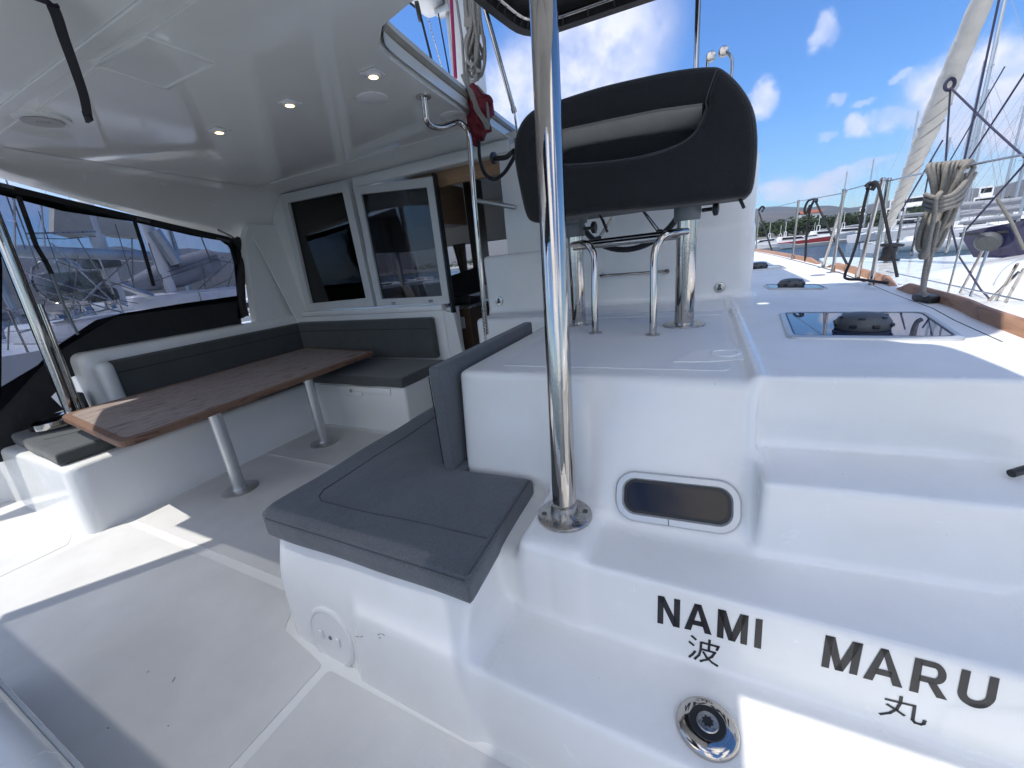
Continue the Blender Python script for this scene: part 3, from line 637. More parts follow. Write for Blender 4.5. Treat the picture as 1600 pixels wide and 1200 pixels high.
b = MB(); b.bar((-2.88, 4.62, 1.21), (-2.94, 4.72, 1.52), .50, .012, up=(0, 1, 0)); b.build('lid', BLACKP, ov, smooth=0)
for x0, x1 in ((-4.5, -4.22), (-3.06, -2.9)):
    rows = []
    for i in range(11):
        t = i/10; wv = (1-t)*1+.45*t; z = 2.0-.72*t; rows.append([((x0+x1)/2+(u/12-.5)*(x1-x0)*wv+.05*t, 6.93-.022*math.sin(u*2.4), z) for u in range(13)])
    b = MB(); b.grid(rows); b.grid([[(p[0], p[1]+.01, p[2]) for p in r] for r in rows])
    c_ = tag(b.build('curtain', mat('brown curtain', (.16, .12, .105), .85, noise=(20, .2))), 'brown tied curtain at the forward cabin window, %s' % ('left one' if x0 < -4 else 'right one'), 'curtain')

# port wall, hardtop ----------------------------------------------------------------
b = MB(); b.prism([(-5.30, 3.18, 1.12), (-5.30, 3.34, 2.18), (-5.30, 3.44, 2.35), (-5.30, 3.82, 2.35), (-5.30, 3.82, 1.12)], (.12, 0, 0))
b.prism([(-5.18, 3.44, 2.2), (-5.18, 3.82, 2.2), (-5.03, 3.82, 1.12), (-5.03, 3.62, 1.12)], (.02, 0, 0))
tag(b.build('side_wall', GELW, smooth=0), 'short white wall between the port side curtain and the bulkhead', 'wall', kind='structure')
ROOF = [(-4.55, .34), (.12, .34), (.13, 1.48), (.02, 1.66), (-.2, 1.74), (-1.2, 1.78), (-1.42, 1.84), (-1.55, 1.96), (-1.60, 2.10), (-1.655, 2.5), (-1.70, 2.9), (-1.75, 3.4), (-1.80, 3.95), (-1.84, 4.6), (-1.95, 6.9), (-5.1, 6.9), (-5.1, 3.9), (-4.70, 2.2), (-4.50, 1.2)]
ht = thing('hardtop', 'white moulded hardtop roof over the cockpit with a cut-out for the helm', 'roof', (-3, 2, 2.7)); ht['kind'] = 'structure'
b = MB(); ZC = 2.70
b.prism([(x, y, ZC) for x, y in ROOF], (0, 0, .13))
b.build('roof_panel', GELC, ht, smooth=0)
# raised rim above the cut-out (rounded coaming)
edge = bez([(x, y, 0) for x, y in ROOF[1:14]], 5)
def rimsec(p, nrm): return [p+nrm*.03+Vector((0, 0, ZC+.02)), p+nrm*.03+Vector((0, 0, ZC+.10)), p+nrm*.005+Vector((0, 0, ZC+.19)), p-nrm*.05+Vector((0, 0, ZC+.20)), p-nrm*.09+Vector((0, 0, ZC+.16)), p-nrm*.10+Vector((0, 0, ZC+.12))]
rows = []
for i, p in enumerate(edge):
    t = (edge[min(i+1, len(edge)-1)]-edge[max(i-1, 0)]).normalized(); nn = Vector((t.y, -t.x, 0)); rows.append(rimsec(p, nn))
b = MB(); b.grid(rows); b.build('rim', GELW, ht)
BEIGE = mat('aged rubber gasket', (.33, .29, .22), .6, noise=(5, .3))
b = MB()
rows = []
for i, p in enumerate(edge[20:]):
    i += 20; t = (edge[min(i+1, len(edge)-1)]-edge[max(i-1, 0)]).normalized(); nn = Vector((t.y, -t.x, 0))
    rows.append([p+nn*.031+Vector((0, 0, ZC+.085)), p+nn*.042+Vector((0, 0, ZC+.09)), p+nn*.042+Vector((0, 0, ZC+.125)), p+nn*.026+Vector((0, 0, ZC+.13))])
b.grid(rows); b.build('gasket', BEIGE, ht)
# cove to port: from flat ceiling curving down to the side opening and down to the bulkhead header
rows = []
for t in [i/14 for i in range(15)]:
    y = .36+t*3.54
    xi = -4.30-.55*max(0, (y-.3))/3.5; zt = 2.665-.262*(y-1.53)
    xo, zo = -5.42, zt
    rows.append([Vector((xi+(xo-xi)*s, y+(1-t)**3*.32*s, ZC-.003+(zo-ZC)*(s**1.8)-.03*math.sin(s*math.pi)*0)) for s in (0, .15, .3, .45, .6, .75, .9, 1)])
b = MB(); b.grid(rows); b.grid([[p+Vector((0, 0, .05)) for p in r] for r in rows]); b.build('port_cove', GELW, ht)
rows = []
for i in range(21):
    x = -5.1+i*.17; y1 = 3.2+.25*(1-(x+1.7)/-3.4)*0
    rows.append([Vector((x, 3.38+.02*s+.40*(s), ZC-.004-.02*(s**2)*1)) for s in (0, .25, .5, .75, 1)])
b = MB(); b.grid(rows); b.build('forward_cove', GELW, ht)
# raised seams on the ceiling
b = MB(); b.box(-4.4, .1, 1.15, 1.21, ZC-.012, ZC, .004); b.box(-4.4, .1, 1.27, 1.285, ZC-.006, ZC, .002); b.build('ceiling_seam', GELW, ht, smooth=0)
q = [P(x, y, z=ZC) for x, y in ((148, 100), (228, 55), (335, 97), (258, 137))]
b = MB()
for i in range(4): b.bar(q[i]-Vector((0, 0, .004)), q[(i+1) % 4]-Vector((0, 0, .004)), .022, .012, bev=.003)
b.build('ceiling_hatch_frame', GELW, ht)
b = MB(); b.prism([v.lerp(sum(q, Vector())/4, .05)-Vector((0, 0, .004)) for v in q], (0, 0, .003)); b.build('ceiling_hatch_panel', mat('gloss ceiling panel', (.74, .745, .73), .08), ht, smooth=0)
b = MB(); b.box(-4.5, -1.7, 3.36, 3.372, ZC-.008, ZC-.001); b.build('ceiling_joint', GELW, ht, smooth=0)
# ceiling fittings
for (x, y), lab in (((342, 205), 'small lit ceiling downlight nearest the port side'), ((452, 162), 'small lit ceiling downlight in the middle of the row of three'), ((583, 117), 'small lit ceiling downlight nearest the roof cut-out')):
    c = P(x, y, z=ZC-.01); t = thing('ceiling_light', lab, 'light', c, 'ceiling downlights')
    b = MB(); b.obb(c+Vector((0, 0, .004)), (.11, .11, .008), Matrix.Rotation(R(0), 3, 'Z'), .003); b.build('bezel', WHITEP, t)
    b = MB(); b.lathe(c+Vector((0, 0, -.002)), [(.038, -.010), (.042, .002), (.030, .002)], n=24); b.build('ring', WHITEP, t)
    b = MB(); b.lathe(c+Vector((0, 0, -.013)), [(.026, 0), (.026, .004)], n=24); b.build('lens', mat('warm lamp glow', (1, .8, .5), .4, emit=((1, .60, .28), 4.5)), t)
c = P(66, 187, z=ZC-.012); t = thing('ceiling_speaker', 'round white ceiling speaker at the far port side', 'speaker', c)
b = MB(); b.lathe(c, [(.02, -.012), (.09, -.010), (.125, -.002), (.13, .012)], n=40); b.build('rim', WHITEP, t)
b = MB(); b.lathe(c-Vector((0, 0, .016)), [(.095, 0), (.095, .004)], n=32); b.lathe(c-Vector((0, 0, .02)), [(.03, 0), (.03, .004)], n=20); b.build('grille', mat('speaker mesh', (.42, .41, .42), .7), t)
for (x, y, r_), lab in (((582, 155, .10), 'flat round white ceiling cover beside the third downlight'), ((708, 182, .10), 'flat round white ceiling cover near the red bag')):
    c = P(x, y, z=ZC-.006); b = MB(); b.lathe(c, [(r_-.01, -.004), (r_, 0), (r_, .006)], n=40); tag(b.build('ceiling_cover', WHITEP), lab, 'cover')
# dark strap hanging from the ceiling
b = MB(); pts = bez([P(62, 0, z=2.69)+Vector((-.0, -.25, .0)), P(66, 0, z=2.66), P(84, 14, z=2.64), P(100, 60, z=2.60), P(118, 110, z=2.55), P(131, 150, z=2.51), P(137, 181, z=2.49)], 6)
for i in range(len(pts)-1): b.bar(pts[i], pts[i+1]+(pts[i+1]-pts[i])*.05, .034, .006, up=(0, 0, 1))
b.bar(pts[-1]+Vector((-.03, 0, 0)), pts[-1]+Vector((.03, .0, 0)), .012, .05)
tag(b.build('webbing_strap', mat('dark webbing', (.012, .013, .018), .8, bump=(200, .5, .002)), smooth=0), 'dark webbing strap hanging loose from the ceiling', 'strap')
# awning aft of the hardtop: thin cloth that lets some sun through, with a doubled hem
AW = D.materials.new('thin awning cloth'); AW.use_nodes = True; n_, l_ = AW.node_tree.nodes, AW.node_tree.links; n_.remove(n_['Principled BSDF'])
tr_, tl_, df_ = n_.new('ShaderNodeBsdfTransparent'), n_.new('ShaderNodeBsdfTranslucent'), n_.new('ShaderNodeBsdfDiffuse')
tr_.inputs[0].default_value = (.94, .96, 1, 1); tl_.inputs[0].default_value = (.55, .56, .57, 1); df_.inputs[0].default_value = (.5, .5, .48, 1)
m1, m2 = n_.new('ShaderNodeMixShader'), n_.new('ShaderNodeMixShader'); m1.inputs[0].default_value = .5; l_.new(tl_.outputs[0], m1.inputs[1]); l_.new(df_.outputs[0], m1.inputs[2])
m2.inputs[0].default_value = .20; l_.new(m1.outputs[0], m2.inputs[1]); l_.new(tr_.outputs[0], m2.inputs[2]); l_.new(m2.outputs[0], n_['Material Output'].inputs[0])
aw = thing('awning', 'thin grey awning cloth stretched aft of the hardtop', 'awning', (-2.5, 0, 2.7))
A0, A1, A2, A3 = Vector((-4.54, -.50, ZC)), Vector((-3.99, .37, ZC)), Vector((-1.64, .37, ZC)), Vector((-1.64, -.50, ZC))
for v_ in (A0, A1, A2, A3): v_.z = ZC-.008
b = MB(); b.grid([[A0, A3], [A1, A2]]); b.build('cloth', AW, aw, smooth=0)
b = MB(); b.bar(A0, A1, .10, .006); b.bar(A0+Vector((0, -.06, 0)), A3+Vector((0, -.06, 0)), .12, .006); b.bar(A3, A2, .08, .006); b.build('hem', BLACKC, aw, smooth=0)
b = MB(); b.box(-4.6, -1.5, -1.6, -.52, ZC, ZC+.02); b.box(-1.66, -.88, -1.6, .335, ZC+.006, ZC+.02); b.build('shade_panel', BLACKC, aw, smooth=0)  # unseen opaque panels, added to cast the dark shade on sole and steps

# side curtain ------------------------------------------------------------------------
cu = thing('side_curtain', 'black framed clear vinyl side curtain closing the port side', 'curtain', (-5.35, 2, 1.2))
XC = -5.36
def pc(x, y): return P(x, y, x=XC)
up = [pc(-160, 245), pc(0, 285), pc(100, 310), pc(210, 336), pc(300, 357), pc(358, 370), pc(370, 378), pc(374, 390)]
lo = [pc(-160, 295), pc(0, 304), pc(100, 330), pc(207, 346), pc(300, 368), pc(345, 376), pc(357, 384), pc(364, 396)]
b = MB()
for i in range(len(up)-1): b.prism([up[i], up[i+1], lo[i+1], lo[i]], (-.012, 0, 0))
rt = [pc(374, 390), pc(384, 400), pc(382, 418), pc(378, 470), pc(384, 495), pc(372, 500), pc(371, 462), pc(366, 410), pc(364, 394)]
b.prism(rt, (-.014, 0, 0))
lw = [pc(371, 462), pc(380, 520), pc(300, 540), pc(150, 575), pc(110, 590), pc(80, 620), pc(100, 640), pc(60, 655), pc(40, 680), pc(10, 720), pc(-160, 760), pc(-160, 640), pc(0, 606), pc(60, 570), pc(90, 540), pc(150, 500), pc(190, 490), pc(280, 475)]
b.prism(lw, (-.016, 0, 0)); b.prism([pc(-160, 250), pc(-8, 285), pc(4, 420), pc(2, 620), pc(-160, 700)], (-.014, 0, 0))
b.build('canvas', BLACKC, cu, smooth=0)
b = MB(); b.prism([pc(-150, 270), pc(0, 296), pc(368, 382), pc(376, 470), pc(180, 495), pc(80, 556), pc(4, 640), pc(-150, 700)], (-.004, 0, 0))
b.build('clear_panel', clear_mat('tinted clear vinyl', (.56, .58, .64), .0, .03, .15), cu, smooth=0)
b = MB(); pl = bez([pc(360, 375)+Vector((.03, 0, 0)), pc(372, 380)+Vector((.04, 0, 0)), pc(380, 395)+Vector((.05, 0, 0)), pc(378, 408)+Vector((.05, 0, 0)), pc(374, 430)+Vector((.04, 0, 0)), pc(376, 470)+Vector((.03, 0, 0)), pc(382, 494)+Vector((.02, 0, 0))], 5)
b.tube(pl, [.03]*3+[.06]*8+[.045]*(len(pl)-11), 10); b.build('rolled_edge', BLACKC, cu)
b = MB(); b.tube(bez([pc(340, 366)+Vector((.03, 0, .05)), pc(362, 372)+Vector((.04, 0, 0)), pc(378, 386)+Vector((.06, 0, 0))], 5), .012, 8); b.build('frame_tube', CHROME, cu)
for l in ([(28, 307), (40, 340), (56, 385), (70, 408), (80, 428)], [(208, 342), (222, 385), (232, 420), (239, 446)], [(357, 378), (362, 395), (367, 412)]):
    b = MB(); q = [pc(*p)+Vector((.012, 0, 0)) for p in l]
    for i in range(len(q)-1): b.bar(q[i], q[i+1]+(q[i+1]-q[i])*.04, .034, .006, up=(1, 0, 0))
    b.build('strap', BLACKC, cu, smooth=0)
b = MB(); q = [pc(*p)+Vector((.012, 0, 0)) for p in ((80, 428), (100, 480), (121, 523))]
b.tube(q, .012, 6); b.build('strap_tail', GREYP, cu)
for x in (10, 222, 346):
    b = MB(); yy = 291+(x-10)*.249; b.bar(pc(x-10, yy-2)+Vector((.02, 0, 0)), pc(x+11, yy+3)+Vector((.02, 0, 0)), .03, .008, up=(1, 0, 0)); b.build('snap_tab', DGREYP, cu, smooth=0)

# stainless posts ---------------------------------------------------------------------
pp = thing('roof_post', 'thick polished steel roof post on a bolted flange beside the steps', 'post', (-.48, 1.30, .605))
A = Vector((-.475, 1.285, .60)); Bp = Vector(P(849, 0, y=1.56)); Bp2 = A.lerp(Bp, 1.17)
b = MB(); b.tube([A, A.lerp(Bp2, .5), Bp2], .047, 40); b.build('tube', CHROME, pp)
b = MB(); b.lathe(A+Vector((0, 0, .0)), [(.108, 0), (.108, .010), (.102, .014), (.056, .015), (.055, .028), (.052, .06), (.048, .062)], n=48); fg = b.build('flange', STEEL, pp)
for a in range(6):
    c = A+Vector((math.cos(a*math.pi/3+.4)*.082, math.sin(a*math.pi/3+.4)*.082, .0145)); b = MB(); b.lathe(c, [(.011, 0), (.010, .003), (.004, .003), (.003, .0012)], n=12); b.build('screw', DGREYP, fg)
lp = thing('roof_post', 'slanting polished steel roof post by the port curtain behind the table end', 'post', (-5, 1.26, .55))
b = MB(); a_, c_ = P(112, 645, x=-5.02), P(0, 362, x=-5.02); b.tube([a_+(a_-c_)*.08, c_+(c_-a_)*.35], .042, 24); b.build('tube', CHROME, lp)
a_, c_ = P(126, 640, x=-5.1), P(62, 475, x=-5.1); b = MB(); b.tube([a_, c_], .018, 12); b.build('brace', CHROME, lp)
b = MB(); b.lathe(P(85, 655, x=-5.06), [(.16, -.05), (.16, 0), (.12, .03), (.05, .035)], n=32); b.build('foot', CHROME, lp)
# s-shaped grab pole by the door
gp = thing('grab_pole', 'bent chrome grab pole hanging from the ceiling beside the companionway', 'handrail', (-1.7, 3, 1))
q = [(662, 152), (664, 170), (667, 188), (676, 197), (690, 199), (705, 194), (716, 191), (727, 199), (733, 214), (740, 300), (749, 400), (757, 490), (760, 522)]
b = MB(); pts = [P(x, y, y=2.60+.40*min(1, max(0, (x-662)/60))) for x, y in q]; b.tube(bez(pts, 6), .021, 16); b.build('tube', CHROME, gp)
b = MB(); b.lathe(pts[0], [(.05, -.004), (.05, .006), (.03, .012)], (0, 0, 1), 24); b.build('flange', CHROME, gp)
b = MB()
for k in range(26):
    p0 = pts[-2]+(pts[-1]-pts[-2])*(k/13-.3)+Vector((.0, -.02, .0)); b.tube([p0+Vector((.015*math.cos(a), .0, .009*math.sin(a))) if k % 2 else p0+Vector((0, .012*math.cos(a), .009*math.sin(a))) for a in [i*math.pi/5 for i in range(10)]], .003, 5, closed=True)
ch = tag(b.build('chain', STEEL), 'short steel chain hanging beside the grab pole foot', 'chain')

# helm seat ----------------------------------------------------------------------------
hs = thing('helm_bench', 'black upholstered helm bench seat on two steel posts', 'helm seat', (-.45, 2.7, DK))
YS = 2.50
def ps(x, y, yy=YS): q = P(x, y, y=yy); return (q.x, q.z)
OUT = bez([(*ps(x, y), 0) for x, y in ((800, 240), (806, 200), (826, 172), (860, 157), (930, 134), (1000, 117), (1060, 105), (1108, 100), (1130, 104), (1158, 130), (1178, 165), (1185, 205), (1184, 250), (1178, 293), (1168, 306), (1150, 309), (1080, 318), (1000, 326), (920, 333), (855, 343), (836, 348), (820, 338), (808, 290))], 4, closed=True)
OUT = [(p.x, p.y) for p in OUT]
SL = bez([(*ps(x, y), 0) for x, y in ((842, 218), (880, 203), (960, 186), (1030, 172), (1098, 163), (1101, 166), (1092, 190), (1078, 210), (1050, 226), (1000, 241), (940, 250), (880, 254), (850, 250), (838, 235))], 4, closed=True)
SL = [(p.x, p.y) for p in SL]
def f_seat(X, Y, Z):
    o = poly2(X, Z, OUT); s = poly2(X, Z, SL); dY = np.abs(Y-(YS+.15))-.15
    r = .045; a = smax(o, -s, .02)+r; c = dY+r
    return np.minimum(np.maximum(a, c), 0)+np.sqrt(np.maximum(a, 0)**2+np.maximum(c, 0)**2)-r
zs = [p[1] for p in OUT]; xs = [p[0] for p in OUT]
sb = sdf_obj('backrest', f_seat, (min(xs), max(xs), YS, YS+.3, min(zs), max(zs)), .014, FABD, hs, origin=(-.4, YS+.15, 1.8))
# pale underside of the backrest's upper roll seen through the slot
up_ = [ps(x, y) for x, y in ((846, 216), (880, 203), (960, 186), (1030, 172), (1097, 163))]
rows = [[(x, YS+.012, z-.002) for x, z in up_], [(x, YS+.10, z-.048) for x, z in up_], [(x, YS+.20, z-.075) for x, z in up_]]
b = MB(); b.grid(rows); b.grid([[(x, y, z+.01) for x, y, z in r] for r in rows]); b.build('backrest_piping', VINYL, hs)
# the inner front pad that closes the lower part of the slot
lo_ = [ps(x, y) for x, y in ((838, 262), (880, 228), (960, 212), (1030, 203), (1092, 192), (1090, 250), (1000, 270), (880, 280))]
b = MB(); b.prism([(x, YS+.12, z) for x, z in lo_], (0, .14, 0)); b.build('front_pad', FABD, hs, smooth=0)
# seat cushion in front
b = MB(); b.obb((-.42, 2.98, 1.90), (1.10, .50, .13), None, .05, 4); b.build('seat_cushion', FABD, hs)
# stitched seam on right side
for off in (0, 5):
    b = MB(); q = [P(x+off, y, y=YS-.001) for x, y in ((1121, 105), (1108, 140), (1100, 168), (1088, 200), (1062, 222), (1010, 243), (950, 252), (885, 257))]
    pts = [Vector(v) for v in snap_all(bez(q, 5), f_seat)]; b.tube(pts, .0022, 5); b.build('stitching', SEAM if off else DGREYP, hs)
for (x, y, r_, zt) in ((-.842, 2.863, .052, 1.86), (-.118, 2.732, .057, 1.86)):
    b = MB(); b.tube([(x, y, DK), (x, y, zt)], r_, 36); po = b.build('post', CHROME, hs)
    b = MB(); b.lathe((x, y, DK-.002), [(.125, 0), (.125, .010), (.115, .013), (r_+.003, .014)], n=40); b.build('flange', STEEL, po)
    b = MB(); zc = 1.77 if x > -.5 else 1.76
    b.lathe((x, y, zc), [(r_+.012, -.05), (r_+.016, -.045), (r_+.018, .03), (r_+.035, .036), (r_+.045, .10), (r_+.05, .105)], n=36)
    for a in range(4):
        an = a*math.pi/2+.6; dx, dy = math.cos(an), math.sin(an); b.bar((x+dx*r_*.9, y+dy*r_*.9, zc+.05), (x+dx*(r_+.09), y+dy*(r_+.09), zc+.105), .014, .03)
    b.obb((x, y, zc+.115), (.30, .26, .02), None, .006); b.build('swivel_mount', GREYP, hs)
    kx = Vector((x+r_+.02, y-.02, zc-.005)); b = MB(); b.tube([kx, kx+Vector((.06, -.01, 0))], .011, 10)
    b.lathe(kx+Vector((.055, -.01, 0)), [(.02, 0), (.034, .006), (.036, .02), (.03, .03), (.012, .034)], (1, -.15, 0), 20)
    for a in range(6): an = a*math.pi/3; b.obb(kx+Vector((.072, -.01+.034*math.cos(an), .034*math.sin(an))), (.024, .016, .016), None, .005)
    b.build('locking_knob', BLACKP, hs)
    lv = MB(); q = Vector((x+.22, y-.12, zc+.09)) if x > -.5 else Vector((x+.20, y-.12, zc+.07)); lv.tube([q, q+Vector((.03, -.02, -.05)), q+Vector((.06, -.04, -.12))], [.004, .009, .008], 8); lv.build('lever', BLACKP, hs)
# rails between and in front of the posts
b = MB(); b.tube([(-.842, 2.82, 1.64), (-.118, 2.70, 1.64)], .020, 14); b.tube([(-.842, 2.90, 1.66), (-.118, 2.78, 1.66)], .020, 14); b.build('cross_rail', CHROME, hs)
for pts in ([P(930, 520, z=DK), 0, (-.842, 2.81, 1.66)], [P(1020, 523, z=DK), 0, (-.118, 2.68, 1.66)]):
    a_ = Vector(pts[0]); t_ = Vector(pts[2]); s_ = 1 if t_.x > a_.x else -1
    b = MB(); b.tube(bez([a_, a_+Vector((0, .02, .25)), (a_.x, a_.y+.05, 1.55), (a_.x+s_*.025, a_.y+.07, 1.62), (a_.x+s_*.07, a_.y+.1, 1.655), t_], 7), .021, 14); g_ = b.build('foot_rail', CHROME, hs)
    b = MB(); b.lathe(a_-Vector((0, 0, .003)), [(.042, 0), (.042, .007), (.025, .012)], n=24); b.build('flange', STEEL, g_)
# steering wheel
wc = Vector((-.58, 3.50, 2.02)); wh = thing('steering_wheel', 'large black rimmed steering wheel behind the helm seat', 'steering wheel', wc)
def wp(a, r): return wc+Vector((math.cos(a)*r, .10*math.sin(a)*r, math.sin(a)*r))
b = MB(); b.tube([wp(i*math.pi/32, .43) for i in range(64)], .023, 12, closed=True); b.build('rim', BLACKP, wh)
for k in range(5):
    a = -math.pi/2+.62+k*2*math.pi/5
    for s_ in (-.025, .025): b = MB(); b.tube([wp(a+s_, .05), wp(a+s_, .41)], .006, 8); b.build('spoke', CHROME, wh)
    b = MB(); b.obb(wp(a, .405), (.05, .03, .05), None, .01); b.build('rim_grip', BLACKP, wh)
b = MB(); b.lathe(wc+Vector((0, .05, 0)), [(.07, 0), (.07, .03), (.03, .06), (.03, .4)], (0, 1, -.1), 28); b.build('hub', CHROME, wh)
# console rail, drains
b = MB(); b.tube([P(937, 431, y=3.71), P(1042, 424, y=3.78)], .012, 12)
b.lathe(P(937, 431, y=3.71), [(.02, 0), (.02, .06)], (0, 1, 0), 16); b.lathe(P(1042, 424, y=3.78), [(.02, 0), (.02, .06)], (0, 1, 0), 16)
tag(b.build('console_rail', CHROME), 'thin horizontal chrome rail on the helm console wall', 'handrail')
for (x, y), lab in (((1124, 449), 'small round steel socket low on the console wall, right of the seat posts'), ((783, 469), 'small round steel socket low on the console wall, left of the roof post')):
    c = P(x, y, y=3.70 if x < 1000 else 3.90); c, _n = snap(c); b = MB(); b.lathe(c, [(.045, -.002), (.042, .006), (.03, .008)], (0, -1, 0), 24); o = tag(b.build('wall_socket', STEEL), lab, 'fitting')
    b = MB(); b.obb(c+Vector((0, -.012, .01)), (.02, .01, .04), None, .006); b.obb(c+Vector((0, -.012, -.012)), (.035, .01, .02), None, .006); b.build('latch', DGREYP, o)
# helm rub panel on the left of the console
b = MB(); q = [P(x, y, y=3.905) for x, y in ((801, 285), (850, 282), (870, 372), (808, 388))]
b.prism(q, (0, -.012, 0)); b.build('console_panel', GELW, plat, smooth=0)
b = MB(); b.prism([P(x, y, y=3.88) for x, y in ((790, 240), (800, 238), (815, 388), (803, 392))], (0, .04, 0)); tag(b.build('companionway_post', FRAMEW, smooth=0), 'white door post at the right of the companionway', 'post')
b = MB(); b.tube([P(742, 313, y=3.70), P(806, 324, y=3.60)], .022, 12); tag(b.build('door_bar', ALU), 'slim aluminium bar across the companionway opening', 'bar')
# handlebar grip and black hose at the left of the seat
b = MB(); b.tube(bez([P(772, 248, y=2.9), P(790, 246, y=2.85), P(798, 240, y=2.8), P(803, 236, y=2.75)], 4), .017, 10); b.lathe(P(768, 248, y=2.9), [(.03, 0), (.04, .01), (.04, .03), (.02, .035)], (1, 0, 0), 20)
tag(b.build('control_knob', BLACKP), 'black knob sticking out beside the left edge of the helm seat', 'knob')

# porthole ------------------------------------------------------------------------------
ph = thing('porthole', 'small rounded rectangular porthole with dark glass below the helm platform', 'porthole', (.0, 1.33, .7))
def pq(u, v, off):
    tl, tr, br, bl = [Vector(march(*c)) for c in ((963, 733), (1158, 752), (1160, 840), (962, 809))]
    return tl, tr, br, bl
_q = pq(0, 0, 0); _n = ((_q[1]-_q[0]).cross(_q[3]-_q[0])).normalized()
if _n.y > 0: _n = -_n
ux = (_q[1]-_q[0]+_q[2]-_q[3])/2; uz = (_q[0]-_q[3]+_q[1]-_q[2])/2; ctr = sum(_q, Vector())/4; Wd, Hd = ux.length, uz.length; ux.normalize(); uz = (uz-ux*uz.dot(ux)).normalized(); nn = ux.cross(uz); nn = nn if nn.y < 0 else -nn
def rr(w, h, r, off, n=8):
    out = []
    for sx, sz, a0 in ((1, 1, 0), (-1, 1, 90), (-1, -1, 180), (1, -1, 270)):
        for i in range(n+1):
            a = R(a0+90*i/n); out.append(ctr+ux*(sx*(w/2-r)+r*math.cos(a))+uz*(sz*(h/2-r)+r*math.sin(a))+nn*off)
    return out
FR = mat('pale anodised frame', (.55, .56, .56), .32, .35, noise=(8, .05))
loops = [rr(Wd, Hd, .075, -.02), rr(Wd, Hd, .075, .010), rr(Wd-.012, Hd-.012, .07, .017), rr(Wd-.052, Hd-.052, .050, .017), rr(Wd-.062, Hd-.062, .046, .008), rr(Wd-.07, Hd-.07, .042, -.03)]
k = len(loops[0]); b = MB(); b.add([p for l in loops for p in l], [(i*k+j, i*k+(j+1) % k, (i+1)*k+(j+1) % k, (i+1)*k+j) for i in range(len(loops)-1) for j in range(k)]); b.build('frame', FR, ph, smooth=30)
b = MB(); g = rr(Wd-.060, Hd-.060, .045, .001); b.add(g, [tuple(range(len(g)))]); b.build('glass', DGLASS, ph, smooth=0)
loops = [rr(Wd-.060, Hd-.060, .046, .0015), rr(Wd-.085, Hd-.085, .037, .003)]
b = MB(); b.add([p for l in loops for p in l], [(j, (j+1) % k, k+(j+1) % k, k+j) for j in range(k)]); b.build('gasket', BLACKP, ph, smooth=0)
b = MB(); b.bar(ctr-uz*(Hd/2-.003)+nn*.018-ux*.02, ctr-uz*(Hd/2-.027)+nn*.018-ux*.02, .0025, .0025); b.build('frame_joint', DGREYP, ph, smooth=0)

# deck socket on the lowest step
c, _ = snap(P(1105, 1138, z=.28)); ds = thing('deck_socket', 'polished round winch socket with a star recess on the lowest step', 'deck fitting', c)
nrm = Vector((0, 0, 1))
b = MB(); b.lathe(c, [(.082, -.002), (.082, .006), (.077, .014), (.062, .0215), (.048, .022)], n=56); b.build('dome', CHROME, ds)
b = MB(); b.lathe(c+nrm*.0222, [(.048, 0), (.046, .002), (.030, .002)], n=48); b.build('rubber_ring', BLACKP, ds)
b = MB(); b.lathe(c+nrm*.0245, [(.029, 0), (.027, .003), (.012, .0032)], n=40); b.build('centre_plate', STEEL, ds)
b = MB(); b.add([c+nrm*.0282+Vector((math.cos(i*math.pi/8)*(.017 if i % 2 else .012), math.sin(i*math.pi/8)*(.017 if i % 2 else .012), 0)) for i in range(16)], [tuple(range(16))]); b.build('star_recess', BLACKP, ds, smooth=0)
# round inspection cover on the bench end
c = Vector(march(518, 995)); c, nrm = snap(c, off=0.); ic = thing('inspection_cover', 'round white inspection cover low on the aft face of the centre bench', 'cover', c)
b = MB(); b.lathe(c, [(.145, -.004), (.145, .006), (.138, .011), (.126, .011), (.123, .007), (.02, .006)], nrm, 56); b.build('lid', WHITEP, ic)
e1 = nrm.cross(Vector((0, 0, 1))).normalized(); e1 = -e1 if e1.x < 0 else e1
for s_ in (-1, 1):
    b = MB(); q = c+nrm*.010+e1*s_*.055; b.prism([q+Vector((0, 0, .018)), q+Vector((0, 0, -.018)), q+e1*s_*.03*-1], nrm*.004) if False else b.obb(q, (.020, .008, .045), None, .003); b.build('finger_grip', GREYP if False else WHITEP, ic)
b = MB(); b.lathe(c+nrm*.006, [(.010, 0), (.008, .004)], nrm, 12); b.build('centre_screw', GREYP, ic)

# small scuffs worn through to grey on the bench end and the sole
SC = mat('grey scuff', (.16, .155, .15), .7)
for k, (x, y, dx, dy) in enumerate(((556, 994, 5, 1), (563, 995, 4, -1), (590, 992, 5, -2), (597, 990, 4, 3), (592, 996, 3, 1))):
    a_, c_ = snap_all([march(x, y), march(x+dx, y+dy)], off=.0006); b = MB(); b.bar(a_, c_, .003, .0012); b.build('scuff', SC, plat, smooth=0)
for k, (x, y, dx, dy) in enumerate(((230, 1051, 3, -3), (269, 1066, 3, -5), (272, 1061, 2, -3), (168, 1137, 2, 1), (262, 1134, 2, 0))):
    b = MB(); b.bar(P(x, y, z=.0035), P(x+dx, y+dy, z=.0035), .004, .0012); b.build('scuff', SC, fl, smooth=0)

